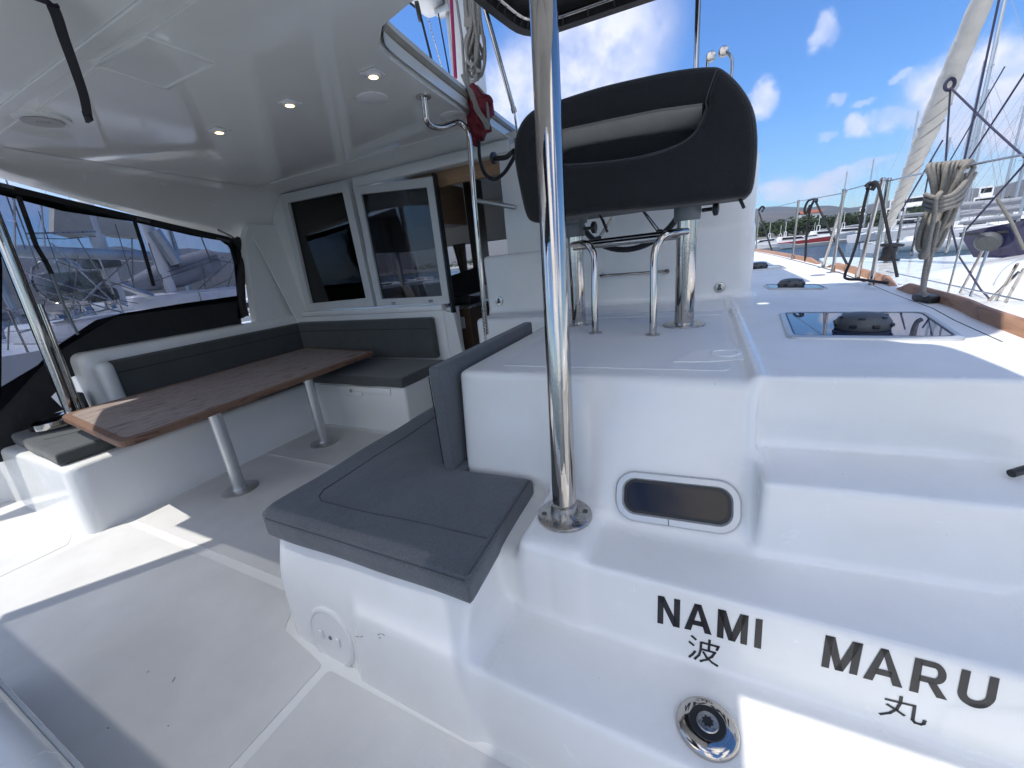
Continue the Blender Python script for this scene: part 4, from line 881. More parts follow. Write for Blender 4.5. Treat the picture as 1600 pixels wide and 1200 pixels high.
# =================================================================== bimini, rigging near the helm
bm_ = thing('helm_bimini', 'black canvas bimini stretched over the helm seat', 'bimini', (-.4, 2.4, 3.0))
BO = [Vector(q) for q in ((-1.60, 1.60), (-1.60, 3.2), (-1.50, 3.95), (.10, 4.02), (.34, 3.75), (.24, 1.95), (.02, 1.60))]
ZB = .40
rp = rpoly(BO, .30, 6); ct = Vector((-.65, 2.8))
b = MB(); rows = []
for s, z in ((1.0, 3.0), (1.03, 3.03), (1.03, 3.09), (1.0, 3.13), (.8, 3.17), (.4, 3.20), (.05, 3.21)): rows.append([(ct.x+(p.x-ct.x)*s, ct.y+(p.y-ct.y)*s, z+ZB) for p in rp+rp[:1]])
b.grid(rows); rows = [[(ct.x+(p.x-ct.x)*s, ct.y+(p.y-ct.y)*s, z+ZB) for p in rp+rp[:1]] for s, z in ((1.0, 3.0), (.93, 3.0), (.92, 3.08), (.5, 3.13), (.05, 3.15))]; b.grid(rows)
b.build('canvas', BLACKC, bm_)
b = MB(); b.tube([(ct.x+(p.x-ct.x)*.88, ct.y+(p.y-ct.y)*.88, 3.04+ZB) for p in rp], .016, 10, closed=True); b.tube([(-1.45, 3.0, 3.05+ZB), (.15, 3.05, 3.05+ZB)], .014, 10); b.build('frame', CHROME, bm_)
n = len(rp)
for i in range(n):
    p, q = rp[i], rp[(i+1) % n]; m_ = max(1, int((q-p).length/.2))
    for j in range(m_):
        r_ = p.lerp(q, j/m_); a_ = Vector((ct.x+(r_.x-ct.x)*.925, ct.y+(r_.y-ct.y)*.925, 3.005+ZB)); c_ = Vector((ct.x+(r_.x-ct.x)*.875, ct.y+(r_.y-ct.y)*.875, 3.03+ZB))
        b = MB(); b.tube([a_, c_], .006, 5); b.build('lacing', ROPEB, bm_)
q = P(1088, 90, y=3.3); b = MB(); b.tube([(q.x, q.y, 1.66), (q.x, q.y, 3.42)], .017, 12); b.build('pole', CHROME, bm_)
b = MB(); a_, c_ = P(804, 176, y=3.75), P(750, -14, y=3.4); b.tube([a_, c_], .019, 12); b.tube([a_, a_+(c_-a_)*.05], .024, 12); b.tube([a_, a_+Vector((0, .02, -.15))], .010, 8); b.build('pole', CHROME, bm_)
# two chrome horns
for (x0, y0, x1, y1), lab in (((1104, 103, 1111, 88), 'small chrome horn above the seat back, left one of the two'), ((1142, 118, 1131, 80), 'small chrome horn above the seat back on a longer bent stem')):
    q0, q1 = P(x0, y0+14, y=3.9), P(x1, y1, y=3.9); t = thing('chrome_horn', lab, 'horn', q0)
    mid = q0.lerp(q1, .6)+Vector((.03 if x0 > 1120 else -.01, 0, .03))
    b = MB(); b.tube(bez([q0+Vector((0, 0, -.12)), q0, mid, q1], 6), .011, 10); b.build('stem', CHROME, t)
    b = MB(); b.lathe(q1-Vector((0, .0, 0)), [(.018, .07), (.028, .05), (.035, .015), (.036, 0), (.03, -.012), (.012, -.014)], (-.25, 1, .1), 24); b.build('bell', CHROME, t)
# mast and its lines
SAILW = mat('white sail bag cloth', (.7, .7, .68), .6, noise=(5, .1), bump=(4, .5, .04, 4))
ms = thing('mast', 'thick white aluminium mast rising behind the hardtop rim', 'mast', P(725, 120, y=4.1))
b = MB(); m0, m1 = P(737, 160, y=4.1), P(717, -60, y=4.1); b.tube([m0, m1], .165, 32, flat=.75); b.build('tube', WHITEP, ms)
b = MB(); b.tube([m0+Vector((-.10, -.13, 0)), m1+Vector((-.10, -.13, 0))], .02, 8); b.build('sail_track', ALU, ms)
b = MB(); b.tube([(-2.30, 4.0, 4.3), (-2.2, 2, 4.35), (-2.05, -2.5, 4.35)], [.34, .34, .24], 20); tag(b.build('stowed_mainsail', SAILW), 'white stowed mainsail bag along the boom above the hardtop', 'sail bag')
b = MB()
q = P(694, 18, y=3.95); b.obb(q, (.16, .10, .05), None, .01); b.build('bracket', ALU, ms)
def line(name, pts, r, m, lab, cat='rope', sm=0, group=None):
    b = MB(); pts = [Vector(p) for p in pts]; b.tube(bez(pts, sm) if sm else pts, r, 8); return tag(b.build(name, m), lab, cat, group)
line('halyard', [P(704, -20, y=3.80), P(712, 122, y=3.70)], .016, ROPER, 'magenta halyard running down in front of the mast')
line('halyard', [P(640, 4, y=3.6), P(655, 16, y=3.6), P(674, 92, y=3.4)], .010, ROPEB, 'black control line running through the block left of the mast')
line('halyard', [P(685, 22, y=3.9), P(702, 115, y=3.6)], .007, ROPEB, 'thin dark line hanging down the left face of the mast')
line('halyard', [P(740, -20, y=3.9), P(745, 100, y=3.8)], .010, ROPEN, 'thin navy line to the right of the rope bundle')
line('halyard', [P(664, 12, y=4.3), P(690, 104, y=3.8)], .008, STEEL, 'wire stay with a turnbuckle left of the mast', 'wire')
line('halyard', [P(712, -10, y=3.7), P(722, 60, y=3.6), P(726, 124, y=3.5)], .012, ROPEG, 'grey line beside the magenta halyard')
b = MB(); b.lathe(P(654, 18, y=3.55), [(.02, -.02), (.065, -.018), (.07, 0), (.065, .018), (.02, .02)], (.8, .5, .1), 24); tag(b.build('pulley_block', BLACKP), 'black pulley block left of the mast', 'pulley')
b = MB(); q = P(668, -4, y=3.9); b.obb(q, (.26, .3, .22), None, .09, 5); tag(b.build('sail_bag', WHITEP), 'white rounded sail bag end at the top beside the mast', 'sail bag')
# bundle of hung ropes
b = MB(); random.seed(5)
for k in range(9):
    x = 727+k*2.4; yy = 3.55+random.uniform(-.05, .05); lowx = 742+random.uniform(-8, 9); low = 112+random.uniform(-22, 16); w_ = random.uniform(3.5, 9)
    b.tube(bez([P(x-3, -30, y=yy), P(x+1, 30, y=yy), P(lowx-w_, low-30, y=yy), P(lowx-w_*.8, low-6, y=yy), P(lowx, low, y=yy-.02), P(lowx+w_*.8, low-6, y=yy), P(lowx+w_, low-34, y=yy+.03), P(x+4, 26, y=yy), P(x+2, -30, y=yy)], 6), .0135, 8)
for k in range(5): b.tube([P(726+i*1.4, 29+k*2.6+math.sin(i)*.3, y=3.50) for i in range(9)]+[P(737, 30+k*2.6, y=3.62)], .011, 7)
tag(b.build('rope_bundle', ROPEG), 'long grey rope coils hung in a bundle beside the mast', 'rope')
# crimson bag with grey rope round it
def f_bag(X, Y, Z):
    p0, p1, p2, p3 = [np.array(P(*q, y=3.12)) for q in ((738, 142), (752, 168), (748, 196), (742, 218))]
    r = [.045, .085, .085, .045]; s = None; pp_ = [p0, p1, p2, p3]
    for i in range(3):
        a, c = pp_[i], pp_[i+1]; d = c-a; t = np.clip(((X-a[0])*d[0]+(Y-a[1])*d[1]+(Z-a[2])*d[2])/(d@d), 0, 1)
        v = np.sqrt((X-a[0]-d[0]*t)**2+(Y-a[1]-d[1]*t)**2+(Z-a[2]-d[2]*t)**2)-(r[i]*(1-t)+r[i+1]*t); s = v if s is None else smin(s, v, .03)
    return s+.012*np.sin(X*70+Z*25)*np.sin(Y*40)+.006*np.sin(Z*60+X*40)
bc = P(747, 185, y=3.12)
bag = sdf_obj('rope_bag', f_bag, (bc.x-.22, bc.x+.22, 2.9, 3.3, bc.z-.32, bc.z+.38), .012, RED, origin=bc); tag(bag, 'crimson cloth bag hanging from the roof rim with grey rope over it', 'bag')
b = MB()
for k in range(3): b.tube(bez([P(722+k*3, 118, y=3.15), P(736+k*2, 150, y=3.05), P(744+k*2, 172, y=3.02), P(756+k*2, 190, y=3.02), P(761+k, 202, y=3.03)], 6), .012, 8)
b.tube(bez([P(763, 200, y=3.04), P(763, 180, y=3.06), P(757, 150, y=3.1), P(745, 135, y=3.15)], 6), .011, 8)
tag(b.build('lashing_rope', ROPEG), 'grey rope draped over the crimson bag', 'rope')
line('hose', [P(748, 221, y=3.1), P(750, 250, y=3.05), P(758, 272, y=3.0), P(772, 280, y=2.95), P(788, 270, y=2.9), P(802, 248, y=2.8), P(808, 235, y=2.75)], .014, ROPEB, 'black hose hanging in a loop from the bag to the helm seat', 'hose', 6)

# =================================================================== starboard deck
b = MB(); b.prism([(.2, 4.5, DK-.03), (1.43, 4.5, DK-.03), (1.52, 6.5, DK-.03), (1.55, 10, DK-.03), (1.50, 15, DK-.03), (1.30, 17.5, DK-.03), (.2, 17.5, DK-.03)], (0, 0, .03))
b.prism([(1.43, 1.0, .2), (1.46, 4.6, .2), (1.56, 8, .2), (1.55, 12, .2), (1.30, 17.5, .2), (1.2, 17.5, .2), (1.2, 1.0, .2)], (0, 0, -1.6))
dk = tag(b.build('side_deck', GEL, smooth=0), 'white starboard side deck running forward to the bow', 'deck', kind='structure')
b = MB(); b.prism([(.30, 4.55, .9), (.36, 9.0, .9), (-.3, 9.3, .9), (-.9, 9.3, .9), (-.9, 4.55, .9)], (0, 0, 1.75)); b.prism([(-.95, 4.6, .9), (-.95, 9.3, .9), (-1.2, 9.3, .9), (-1.2, 4.6, .9)], (0, 0, 1.2)); tag(b.build('cabin_side', GELW, smooth=0), 'white cabin side forward of the helm', 'wall', kind='structure')  # starboard part built taller, hidden behind the seat, to shade the side deck
b = MB(); b.prism([(1.09, 1.9, .9), (1.40, 1.9, .9), (1.43, 4.7, .9), (1.1, 4.7, .9)], (0, 0, DK-.9+.002)); b.build('gunwale', GEL, dk, smooth=0)
# teak toe rail in three lengths with joints
RL = [(1.153, 2.18), (1.20, 2.65), (1.259, 3.05), (1.30, 3.80), (1.37, 4.6), (1.44, 5.6), (1.47, 6.6), (1.49, 8.5), (1.50, 11), (1.46, 14), (1.38, 16.5)]
rl = bez([(x, y, DK) for x, y in RL], 8)
def rail(i0, i1, lab):
    pts = rl[i0:i1]; rows = []; n = len(pts)
    for i, p in enumerate(pts):
        t = (pts[min(i+1, n-1)]-pts[max(i-1, 0)]).normalized(); nn = Vector((t.y, -t.x, 0)); e = min(1, min(i, n-1-i)/2.5+.25); h = .068*e
        rows.append([p-nn*.022-Vector((0, 0, .01)), p-nn*.020+Vector((0, 0, h*.8)), p-nn*.008+Vector((0, 0, h)), p+nn*.012+Vector((0, 0, h)), p+nn*.024+Vector((0, 0, h*.8)), p+nn*.026-Vector((0, 0, .01))])
    b = MB(); b.grid(rows); k = len(rows)-1; b.add([*rows[0]], [tuple(range(6))]); b.add([*rows[k]], [tuple(range(6))])
    return tag(b.build('toe_rail', TEAKR), lab, 'toe rail')
rail(0, 27, 'teak toe rail length nearest the camera along the starboard edge'); rail(28, 50, 'teak toe rail length beside the paired stanchions'); rail(52, len(rl), 'far teak toe rail length running to the bow')
b = MB(); b.tube([(x-.10, y, DK+.006) for x, y in RL], .004, 5); b.build('deck_seam', SEAM, dk)
# hatches with mushroom vents
def vent_parts(parent, c, r):
    b = MB(); b.lathe(c, [(r*1.0, 0), (r*1.03, r*.12), (r*1.0, r*.34), (r*.90, r*.50), (r*.68, r*.64), (r*.35, r*.70), (r*.05, r*.71)], n=40); v = b.build('vent', DGREYP, parent)
    for a in range(8):
        an = a*math.pi/4+.2; b = MB(); b.obb(c+Vector((math.cos(an)*r*.985, math.sin(an)*r*.985, r*.22)), (r*.24, r*.26, r*.15), Matrix.Rotation(an, 3, 'Z'), .004); b.build('vent_slot', BLACKP, v)
    for a in range(6):
        an = a*math.pi/3+.2; b = MB(); b.obb(c+Vector((math.cos(an)*r*.80, math.sin(an)*r*.80, r*.53)), (r*.2, r*.24, r*.12), Matrix.Rotation(an, 3, 'Z'), .004); b.build('vent_slot', BLACKP, v)
def hatch(q, lab, vr, vc):
    c = sum(q, Vector())/4; t = thing('deck_hatch', lab, 'hatch', (c.x, c.y, DK))
    fr_ = rpoly([Vector((p.x, p.y)) for p in q], .05, 5); n = len(fr_)
    def loop(s, z): return [Vector((c.x+(p.x-c.x)*s, c.y+(p.y-c.y)*s, z)) for p in fr_]
    ls = [loop(1.10, DK+.002), loop(1.09, DK+.016), loop(1.04, DK+.024), loop(1.005, DK+.022), loop(1.0, DK+.012)]
    b = MB(); b.add([p for l in ls for p in l], [(i*n+j, i*n+(j+1) % n, (i+1)*n+(j+1) % n, (i+1)*n+j) for i in range(len(ls)-1) for j in range(n)]); b.build('frame', FR, t)
    b = MB(); g_ = loop(1.0, DK+.020); b.add(g_, [tuple(range(n))]); b.build('pane', NAVYG, t, smooth=0)
    ls = [loop(1.0, DK+.0215), loop(.975, DK+.0215)]; b = MB(); b.add([p for l in ls for p in l], [(j, (j+1) % n, n+(j+1) % n, n+j) for j in range(n)]); b.build('gasket', BLACKP, t, smooth=0)
    vent_parts(t, Vector((vc[0], vc[1], DK+.021)), vr)
hatch([P(1240, 527, z=DK+.01), P(1495, 530, z=DK+.01), P(1440, 491, z=DK+.01), P(1226, 491, z=DK+.01)], 'large dark blue deck hatch with a grey mushroom vent nearest the camera', .105, (.690, 2.44))
hatch([P(1203, 452, z=DK+.01), P(1290, 452, z=DK+.01), P(1277, 446, z=DK+.01), P(1196, 446, z=DK+.01)], 'second deck hatch with a mushroom vent further along the side deck', .10, (.70, 4.45))
hatch([Vector((.45, 7.0, DK)), Vector((1.0, 7.0, DK)), Vector((1.0, 7.6, DK)), Vector((.45, 7.6, DK))], 'farthest deck hatch with a mushroom vent, smallest in view', .12, (.70, 7.25))
b = MB(); b.lathe((1.12, 5.6, DK), [(.07, 0), (.07, .006), (.02, .01)], n=24); tag(b.build('filler_cap', STEEL), 'flat round steel deck cap near the paired stanchions', 'cap')
# stanchions
TOPS = []
def stanchion(bx, by, h, lab, lean=(0, 0), r=.016, group='lifeline stanchions'):
    q = P(bx, by, z=DK); t = thing('stanchion', lab, 'stanchion', q, group); top = q+Vector((lean[0], lean[1], h))
    b = MB(); b.tube([q, q.lerp(top, .5), top], r, 14); b.lathe(top, [(r, 0), (r*1.25, .006), (r*1.1, .02), (.004, .024)], (0, 0, 1), 12); b.build('tube', CHROME, t)
    b = MB(); b.lathe(q, [(.06, 0), (.055, .008), (.022, .012), (.020, .05), (r, .052)], n=20); b.build('base', CHROME, t); return top
t1_ = stanchion(1181, 391, 1.25, 'farthest thin stanchion near the bow', r=.022)
t2_ = stanchion(1238, 405, 1.00, 'single stanchion between the bow and the first pair', r=.019)
t3_ = stanchion(1286, 418, .86, 'left leg of the farther stanchion pair', lean=(.0, -.55)); t4_ = stanchion(1301, 426, .86, 'right leg of the farther stanchion pair', lean=(0, .0))
t5_ = stanchion(1339, 437, .83, 'left leg of the nearer stanchion pair', lean=(0, -.25)); t6_ = stanchion(1361, 446, .80, 'right leg of the nearer stanchion pair')
near = P(1600, 240, x=1.55)
line('lifeline', [t1_, t2_, t3_, t4_, t5_, t6_, P(1455, 268, y=3.45), P(1525, 256, y=3.0), P(1640, 234, y=2.5)], .0055, STEEL, 'steel lifeline wire running along the stanchion tops', 'wire')
# fender lines
def knot(c, r, m): b = MB(); b.tube([c+Vector((math.cos(a)*r, math.sin(a*2)*r*.5, math.sin(a)*r)) for a in [i*math.pi/6 for i in range(12)]], r*.45, 7, closed=True); return b
b = MB(); b.tube(bez([t6_+Vector((-.1, .1, -.03)), P(1357, 292, y=4.6), P(1349, 325, y=4.6), P(1341, 370, y=4.6), P(1330, 405, y=4.6), P(1320, 430, y=4.55), P(1325, 436, y=4.4), P(1345, 437, y=4.35), P(1375, 441, y=4.0), P(1388, 442, y=3.95)], 7), .011, 8)
b.tube(bez([P(1357, 293, y=4.6), P(1362, 286, y=4.5), P(1372, 290, y=4.4), P(1385, 350, y=4.3), P(1402, 433, y=4.2)], 6), .011, 8)
b.tube(bez([P(1353, 292, y=4.6), P(1359, 287, y=4.6), P(1366, 290, y=4.6), P(1362, 297, y=4.6)], 5), .018, 8); tag(b.build('fender_line', ROPEB), 'black fender line looped over the nearer stanchion pair', 'rope')
b = MB(); b.tube(bez([P(1258, 410, y=8.3), P(1260, 370, y=8.3), P(1265, 330, y=8.3), P(1272, 313, y=8.3)], 6), .018, 7)
b.tube(bez([P(1266, 320, y=8.3), P(1260, 333, y=8.3), P(1257, 328, y=8.3), P(1262, 315, y=8.3), P(1270, 311, y=8.3), P(1276, 311, y=8.3), P(1276, 315, y=8.2)], 6), .018, 7)
b.tube([P(1274, 314, y=8.3), P(1295, 358, y=7.5), P(1324, 414, y=6.8)], .015, 7); tag(b.build('fender_line', ROPEB), 'black fender line tied between the single stanchion and the farther pair', 'rope')
b = MB(); b.tube(bez([P(1185, 330, y=16), P(1190, 323, y=16), P(1194, 325, y=16), P(1190, 331, y=16)], 5), .03, 6); b.tube([P(1186, 332, y=16), P(1207, 394, y=14)], .024, 6); tag(b.build('fender_line', ROPEB), 'black fender line at the farthest stanchion', 'rope')
# hung coil of grey rope on the lifeline
b = MB(); random.seed(3)
for k in range(9):
    u = k/8; x0 = 1459+u*58; dx = random.uniform(-2, 2); yy = 3.2+random.uniform(-.05, .05); lx = 1436+u*22; ly = 396-u*8+random.uniform(-7, 3)
    b.tube(bez([P(x0+4, 262-u*8+6, y=yy+.05), P(x0, 258-u*6, y=yy), P(x0-9, 262-u*4, y=yy-.06), P(1458+u*26, 300+u*4, y=yy-.04), P(1448+u*22, 330, y=yy), P(lx, 365, y=yy-.03), P(lx-2, ly-6, y=yy), P(lx+5, ly, y=yy), P(lx+12, ly-10, y=yy+.03), P(1468+u*22, 335, y=yy+.05), P(1478+u*26, 305, y=yy+.05), P(x0+7, 275-u*6, y=yy+.06)], 6, closed=False), .0108, 9)
for k in range(4):
    z_ = 304+k*7; b.tube(bez([P(1446-k*1.0, z_, y=3.12), P(1462, z_+5, y=3.02), P(1484, z_+2-k, y=3.02), P(1505-k*2, z_-16+k*3, y=3.08), P(1522-k*6, z_-42+k*8, y=3.2)], 6), .0108, 9)
b.tube(bez([P(1470, 300, y=3.0), P(1462, 312, y=2.98), P(1460, 335, y=3.0), P(1452, 372, y=3.05), P(1449, 392, y=3.05)], 6), .0108, 9)
tag(b.build('rope_coil', ROPEG), 'thick grey rope coil hanging from the lifeline', 'rope')
b = MB(); b.tube(bez([P(1446, 388, y=3.1), P(1449, 402, y=3.1), P(1446, 420, y=3.1), P(1443, 440, y=3.08), P(1443, 456, y=3.02), P(1447, 462, y=3.0)], 6), .0125, 9)
b.tube(bez([P(1468, 345, y=3.1), P(1460, 380, y=3.1), P(1453, 410, y=3.1), P(1446, 440, y=3.08), P(1444, 455, y=3.03)], 5), .009, 8)
b.lathe(P(1444, 397, y=3.1), [(.012, -.03), (.024, -.01), (.024, .01), (.012, .03)], (.2, 0, 1), 12); tag(b.build('mooring_line', ROPEG), 'grey line dropping from the coil to the deck block', 'rope')
q = P(1446, 466, z=DK+.03); t = thing('deck_block', 'black turning block at the foot of the hanging rope coil', 'block', q)
b = MB(); b.obb(q, (.06, .17, .04), Matrix.Rotation(R(8), 3, 'Z'), .012); b.build('body', BLACKP, t); b = MB(); b.obb(q+Vector((.004, -.03, .022)), (.04, .10, .012), Matrix.Rotation(R(8), 3, 'Z'), .005); b.build('cover', GREYP, t)
b = MB(); b.tube([P(1580, 740, z=.86), P(1640, 722, z=.88)], .012, 10); tag(b.build('winch_handle', BLACKP), 'black rod end lying on the third step at the right edge', 'rod')

# =================================================================== neighbour catamaran to starboard
nc = thing('moored_catamaran', 'white catamaran moored close on the starboard side with a domed coachroof', 'catamaran', (3.2, 6, -.9))
NZ = .93
b = MB(); b.prism([(1.72, -1, -1.6), (1.75, 6, -1.6), (1.95, 9, -1.6), (2.35, 11.8, -1.6), (2.6, 12.2, -1.6), (2.95, 11, -1.6), (3.2, 9.6, -1.6), (6.4, 9.6, -1.6), (6.6, 12, -1.6), (7.0, 12, -1.6), (7.3, 9, -1.6), (7.5, -1, -1.6)], (0, 0, NZ+1.6)); b.build('hull', GELW, nc, smooth=0)
def f_nc(X, Y, Z):
    top = 1.42-.055*np.maximum(Y-4, 0)**1.5-.05*((X-4.5))**2
    return inter(.18, 2.42+.18*np.maximum(Z-NZ, 0)-X, X-6.9, Y-7.9+.9*(Z-NZ), -(Y+1), Z-top)
sdf_obj('coachroof', f_nc, (2.3, 7.0, -1, 8, .8, 1.5), .06, GELW, nc, origin=(4.5, 4, 1))
b = MB(); b.prism([P(1512, 437, x=2.47), P(1600, 447, x=2.46), P(1700, 458, x=2.46), P(1700, 500, x=2.43), P(1600, 478, x=2.43), P(1506, 456, x=2.44)], (.03, 0, 0)); b.build('window', DGLASS, nc, smooth=0)
b = MB(); q = [P(1498, 364, y=7.0), P(1610, 342, y=6.6), P(1612, 404, y=6.6), P(1521, 402, y=7.0)]; b.prism(q, (.02, .03, 0)); l_ = b.build('open_hatch_lid', mat('violet hatch acrylic', (.045, .045, .10), .08, noise=(3, .3)), nc, smooth=0); l_['label'] = 'open violet hatch lid with a mushroom vent'
b = MB(); cc = P(1545, 377, y=6.78); nv = (q[1]-q[0]).cross(q[3]-q[0]).normalized(); nv = nv if nv.y < 0 else -nv
b.lathe(cc, [(.115, 0), (.115, .03), (.09, .055), (.03, .06)], nv, 28); b.build('vent', DGREYP, l_)
for (x, y) in ((1515, 366), (1572, 362)): b = MB(); b.obb(P(x, y, y=6.75), (.16, .03, .03), None, .006); b.build('lid_latch', BLACKP, l_)
for (bx, by, tx, ty) in ((1500, 458, 1535, 392), (1516, 463, 1543, 393), (1545, 470, 1592, 425), (1590, 412, 1556, 470), (1600, 420, 1568, 478)): b = MB(); b.tube([P(bx, by, x=2.0), P(tx, ty, x=2.05)], .010, 8); b.build('pulpit_rail', CHROME, nc)
for (bx, by, hh) in ((1398, 403, .75), (1424, 400, .7), (1478, 398, .8)):
    q0 = P(bx, by, z=NZ); b = MB(); b.tube([q0, q0+Vector((0, 0, hh))], .022, 8); b.build('stanchion', CHROME, nc)
line('mooring_wire', [P(1385, 424, z=1.05), P(1450, 438, x=1.9), P(1600, 470, x=1.8)], .006, STEEL, 'thin wire stretched low along the neighbouring catamaran deck', 'wire')
# furled headsail of the neighbour
fs_ = thing('furled_headsail', 'furled off-white headsail leaning above the neighbouring boat with its drum', 'furled sail', P(1386, 425, y=9))
SAIL = mat('off white sailcloth', (.62, .59, .53), .7, noise=(7, .15), bump=(9, .6, .03, 5))
A_, B_ = P(1389, 352, y=9.2), P(1545, -25, y=6.4); pts = [A_.lerp(B_, i/30) for i in range(31)]+[A_.lerp(B_, 2.4)]; wpx = [10+20*min(1, i/18) for i in range(32)]
rs = [.5*w_*(Vector(p)-Vector(CAMP)).dot(Vector(_f))/FPX*.93*(1+.05*math.sin(i*2.1)) for i, (p, w_) in enumerate(zip(pts, wpx))]; rs[31] = rs[30]*.5
b = MB(); b.tube(pts, rs, 18); b.build('sail_roll', SAIL, fs_)
b = MB(); dd = (B_-A_).normalized(); up1 = dd.orthogonal().normalized(); up2 = dd.cross(up1)
for i in range(2, 22, 2):
    p = A_.lerp(B_, i/30.5); r_ = rs[i]*1.03; b.tube([p+(up1*math.cos(a)+up2*math.sin(a))*r_+dd*.18*math.sin(a) for a in [j*math.pi/8 for j in range(16)]], .006, 5, closed=True)
b.build('fold_line', mat('sail crease', (.42, .40, .36), .8), fs_)
b = MB(); b.tube([A_, P(1386, 372, y=9.2), P(1384, 425, y=9.2)], .035, 8); b.build('forestay_foot', STEEL, fs_)
b = MB(); b.lathe(P(1385, 408, y=9.2), [(.06, 0), (.17, .01), (.17, .04), (.10, .06), (.10, .22), (.17, .24), (.17, .28), (.05, .30)], (.1, 0, 1), 20); b.build('furling_drum', BLACKP, fs_)
b = MB(); b.obb(P(1432, 372, y=9.5)+Vector((-.9, 0, -.05)), (1.3, .3, .28), None, .12, 4); b.build('fender', WHITEP, fs_) if False else None
for pts, r_, m_, lab in (([P(1562, -5, y=5), P(1506, 254, y=5)], .014, ROPEN, 'thick violet-grey stay crossing in front of the marina masts'),
    ([P(1485, 137, y=7), P(1477, 262, y=7)], .018, ROPEN, 'dark line dropping straight from the furled sail to the rope coil'),
    ([P(1485, 137, y=7), P(1548, 198, y=6.5), P(1610, 254, y=6)], .018, ROPEN, 'dark sheet running from the furled sail down to the right edge'),
    ([P(1612, 98, y=7), P(1513, 250, y=8)], .018, ROPEN, 'dark stay slanting up to the right edge above the coil'),
    ([P(1570, 104, y=20), P(1481, 257, y=20)], .035, ROPEN, 'thin dark stay running down from the tallest mast top'),
    ([P(1473, 219, y=12), P(1408, 330, y=12)], .028, ROPEN, 'dark stay sloping down to the left behind the furled sail'),
    ([P(1455, 250, y=12), P(1440, 330, y=12)], .026, ROPEN, 'short dark steep line behind the furled sail'),
    ([P(1610, 246, y=6), P(1500, 370, y=7)], .018, ROPEN, 'dark mooring line slanting past the coil at the right'),
    ([P(1480, 330, y=5), P(1498, 400, y=5), P(1532, 452, y=4.6), P(1570, 492, y=4.4), P(1600, 506, y=4.2)], .013, ROPEN, 'dark line drooping along the neighbouring deck'),
    ([P(1508, 355, y=3.6), P(1478, 470, y=3.6)], .011, STEEL, 'steel gate stay beside the hanging coil'),
    ([P(1558, 310, y=4), P(1582, 350, y=4), P(1600, 390, y=4)], .018, ROPEG, 'grey rope end at the right edge')):
    line('rigging_line', pts, r_*.55, m_, lab, 'rigging')
b = MB(); b.tube([P(1484, 132, y=7)+Vector((.04*math.cos(a), 0, .055*math.sin(a))) for a in [i*math.pi/8 for i in range(16)]], .018, 8, closed=True); tag(b.build('sheet_knot', ROPEN), 'dark knotted ring on the side of the furled sail', 'knot')

# =================================================================== port neighbours behind the clear curtain
def yacht(name, L, mast_h, hullm, lab, boom=True, cover=None, house=True):
    t = thing(name, lab, 'sailing boat', (0, 0, 0)); W_ = L*.15; rows = []
    for i in range(13):
        s = i/12; x = -L/2+L*s; w = W_*(math.sin(min(1, (1-s)*1.35+.02)*math.pi/2))**.8*(.8+.2*min(1, s*3)); sh = 1.05+.25*s**2
        rows.append([(x+(.6*s if k == 0 or k == 8 else 0), w*c, z) for k, (c, z) in enumerate(((1, sh), (1, .6), (.92, .1), (.55, -.35), (0, -.5), (-.55, -.35), (-.92, .1), (-1, .6), (-1, sh)))])
    b = MB(); b.grid(rows); b.add(rows[0], [tuple(range(9))]); b.build('hull', hullm, t)
    b = MB(); b.grid([[r[0], (r[0][0], 0, r[0][2]+.06), r[8]] for r in rows]); dk_ = b.build('deck', WHITEP, t)
    if house:
        b = MB(); hh = []
        for s, w, h in ((-.22, .5, .0), (-.20, .55, .38), (.0, .55, .40), (.12, .45, .34), (.24, .25, .06)): hh.append([(L*s, W_*w, 1.1), (L*s, W_*w*.85, 1.12+h), (L*s, 0, 1.18+h), (L*s, -W_*w*.85, 1.12+h), (L*s, -W_*w, 1.1)])
        b.grid(hh); hs_ = b.build('coachroof', WHITEP, t)
        b = MB(); b.box(-L*.17, L*.08, W_*.535, W_*.55, 1.2, 1.36); b.box(-L*.17, L*.08, -W_*.55, -W_*.535, 1.2, 1.36); b.build('window', DGLASS, hs_, smooth=0)
    b = MB(); mx = L*.10; b.tube([(mx, 0, 1.2), (mx, 0, mast_h)], L*.011, 8)
    for z in (.45, .72): b.bar((mx, -L*.07, mast_h*z), (mx, L*.07, mast_h*z), .05, .03)
    b.build('mast', ALU, t)
    if boom: b = MB(); b.tube([(mx, 0, 2.3), (mx-L*.38, 0, 2.35)], .09, 8); b.tube([(mx, 0, 2.55), (mx-L*.2, 0, 2.5), (mx-L*.37, 0, 2.45)], [.22, .2, .12], 10); b.build('boom', cover or ALU, t)
    b = MB()
    for q in ((L*.5, 0, 1.35), (-L*.48, 0, 1.2), (mx-.3, W_*.9, 1.2), (mx-.3, -W_*.9, 1.2)): b.tube([(mx, 0, mast_h-.1), q], .014, 4)
    b.build('standing_rigging', STEEL, t)
    b = MB()
    for i in range(9):
        x = -L/2+L*i/8; 
        for s_ in (1, -1): w = rows[min(12, int(i*1.5))][0][1]*s_; b.tube([(x, w, 1.15), (x, w, 1.75)], .015, 5)
    for s_ in (1, -1): b.tube([(rows[i][0][0], rows[i][0][1]*s_, 1.78+.1*(i/12)) for i in range(0, 13, 2)], .01, 4)
    b.build('lifelines', STEEL, t)
    return t
NAVYC = mat('navy sail cover', (.02, .035, .12), .8); BEIGEC = mat('beige sail cover', (.60, .58, .50), .85, noise=(3, .2), bump=(3, .5, .1, 4)); GREYC = mat('grey sail cover', (.30, .31, .34), .85, noise=(3, .2))
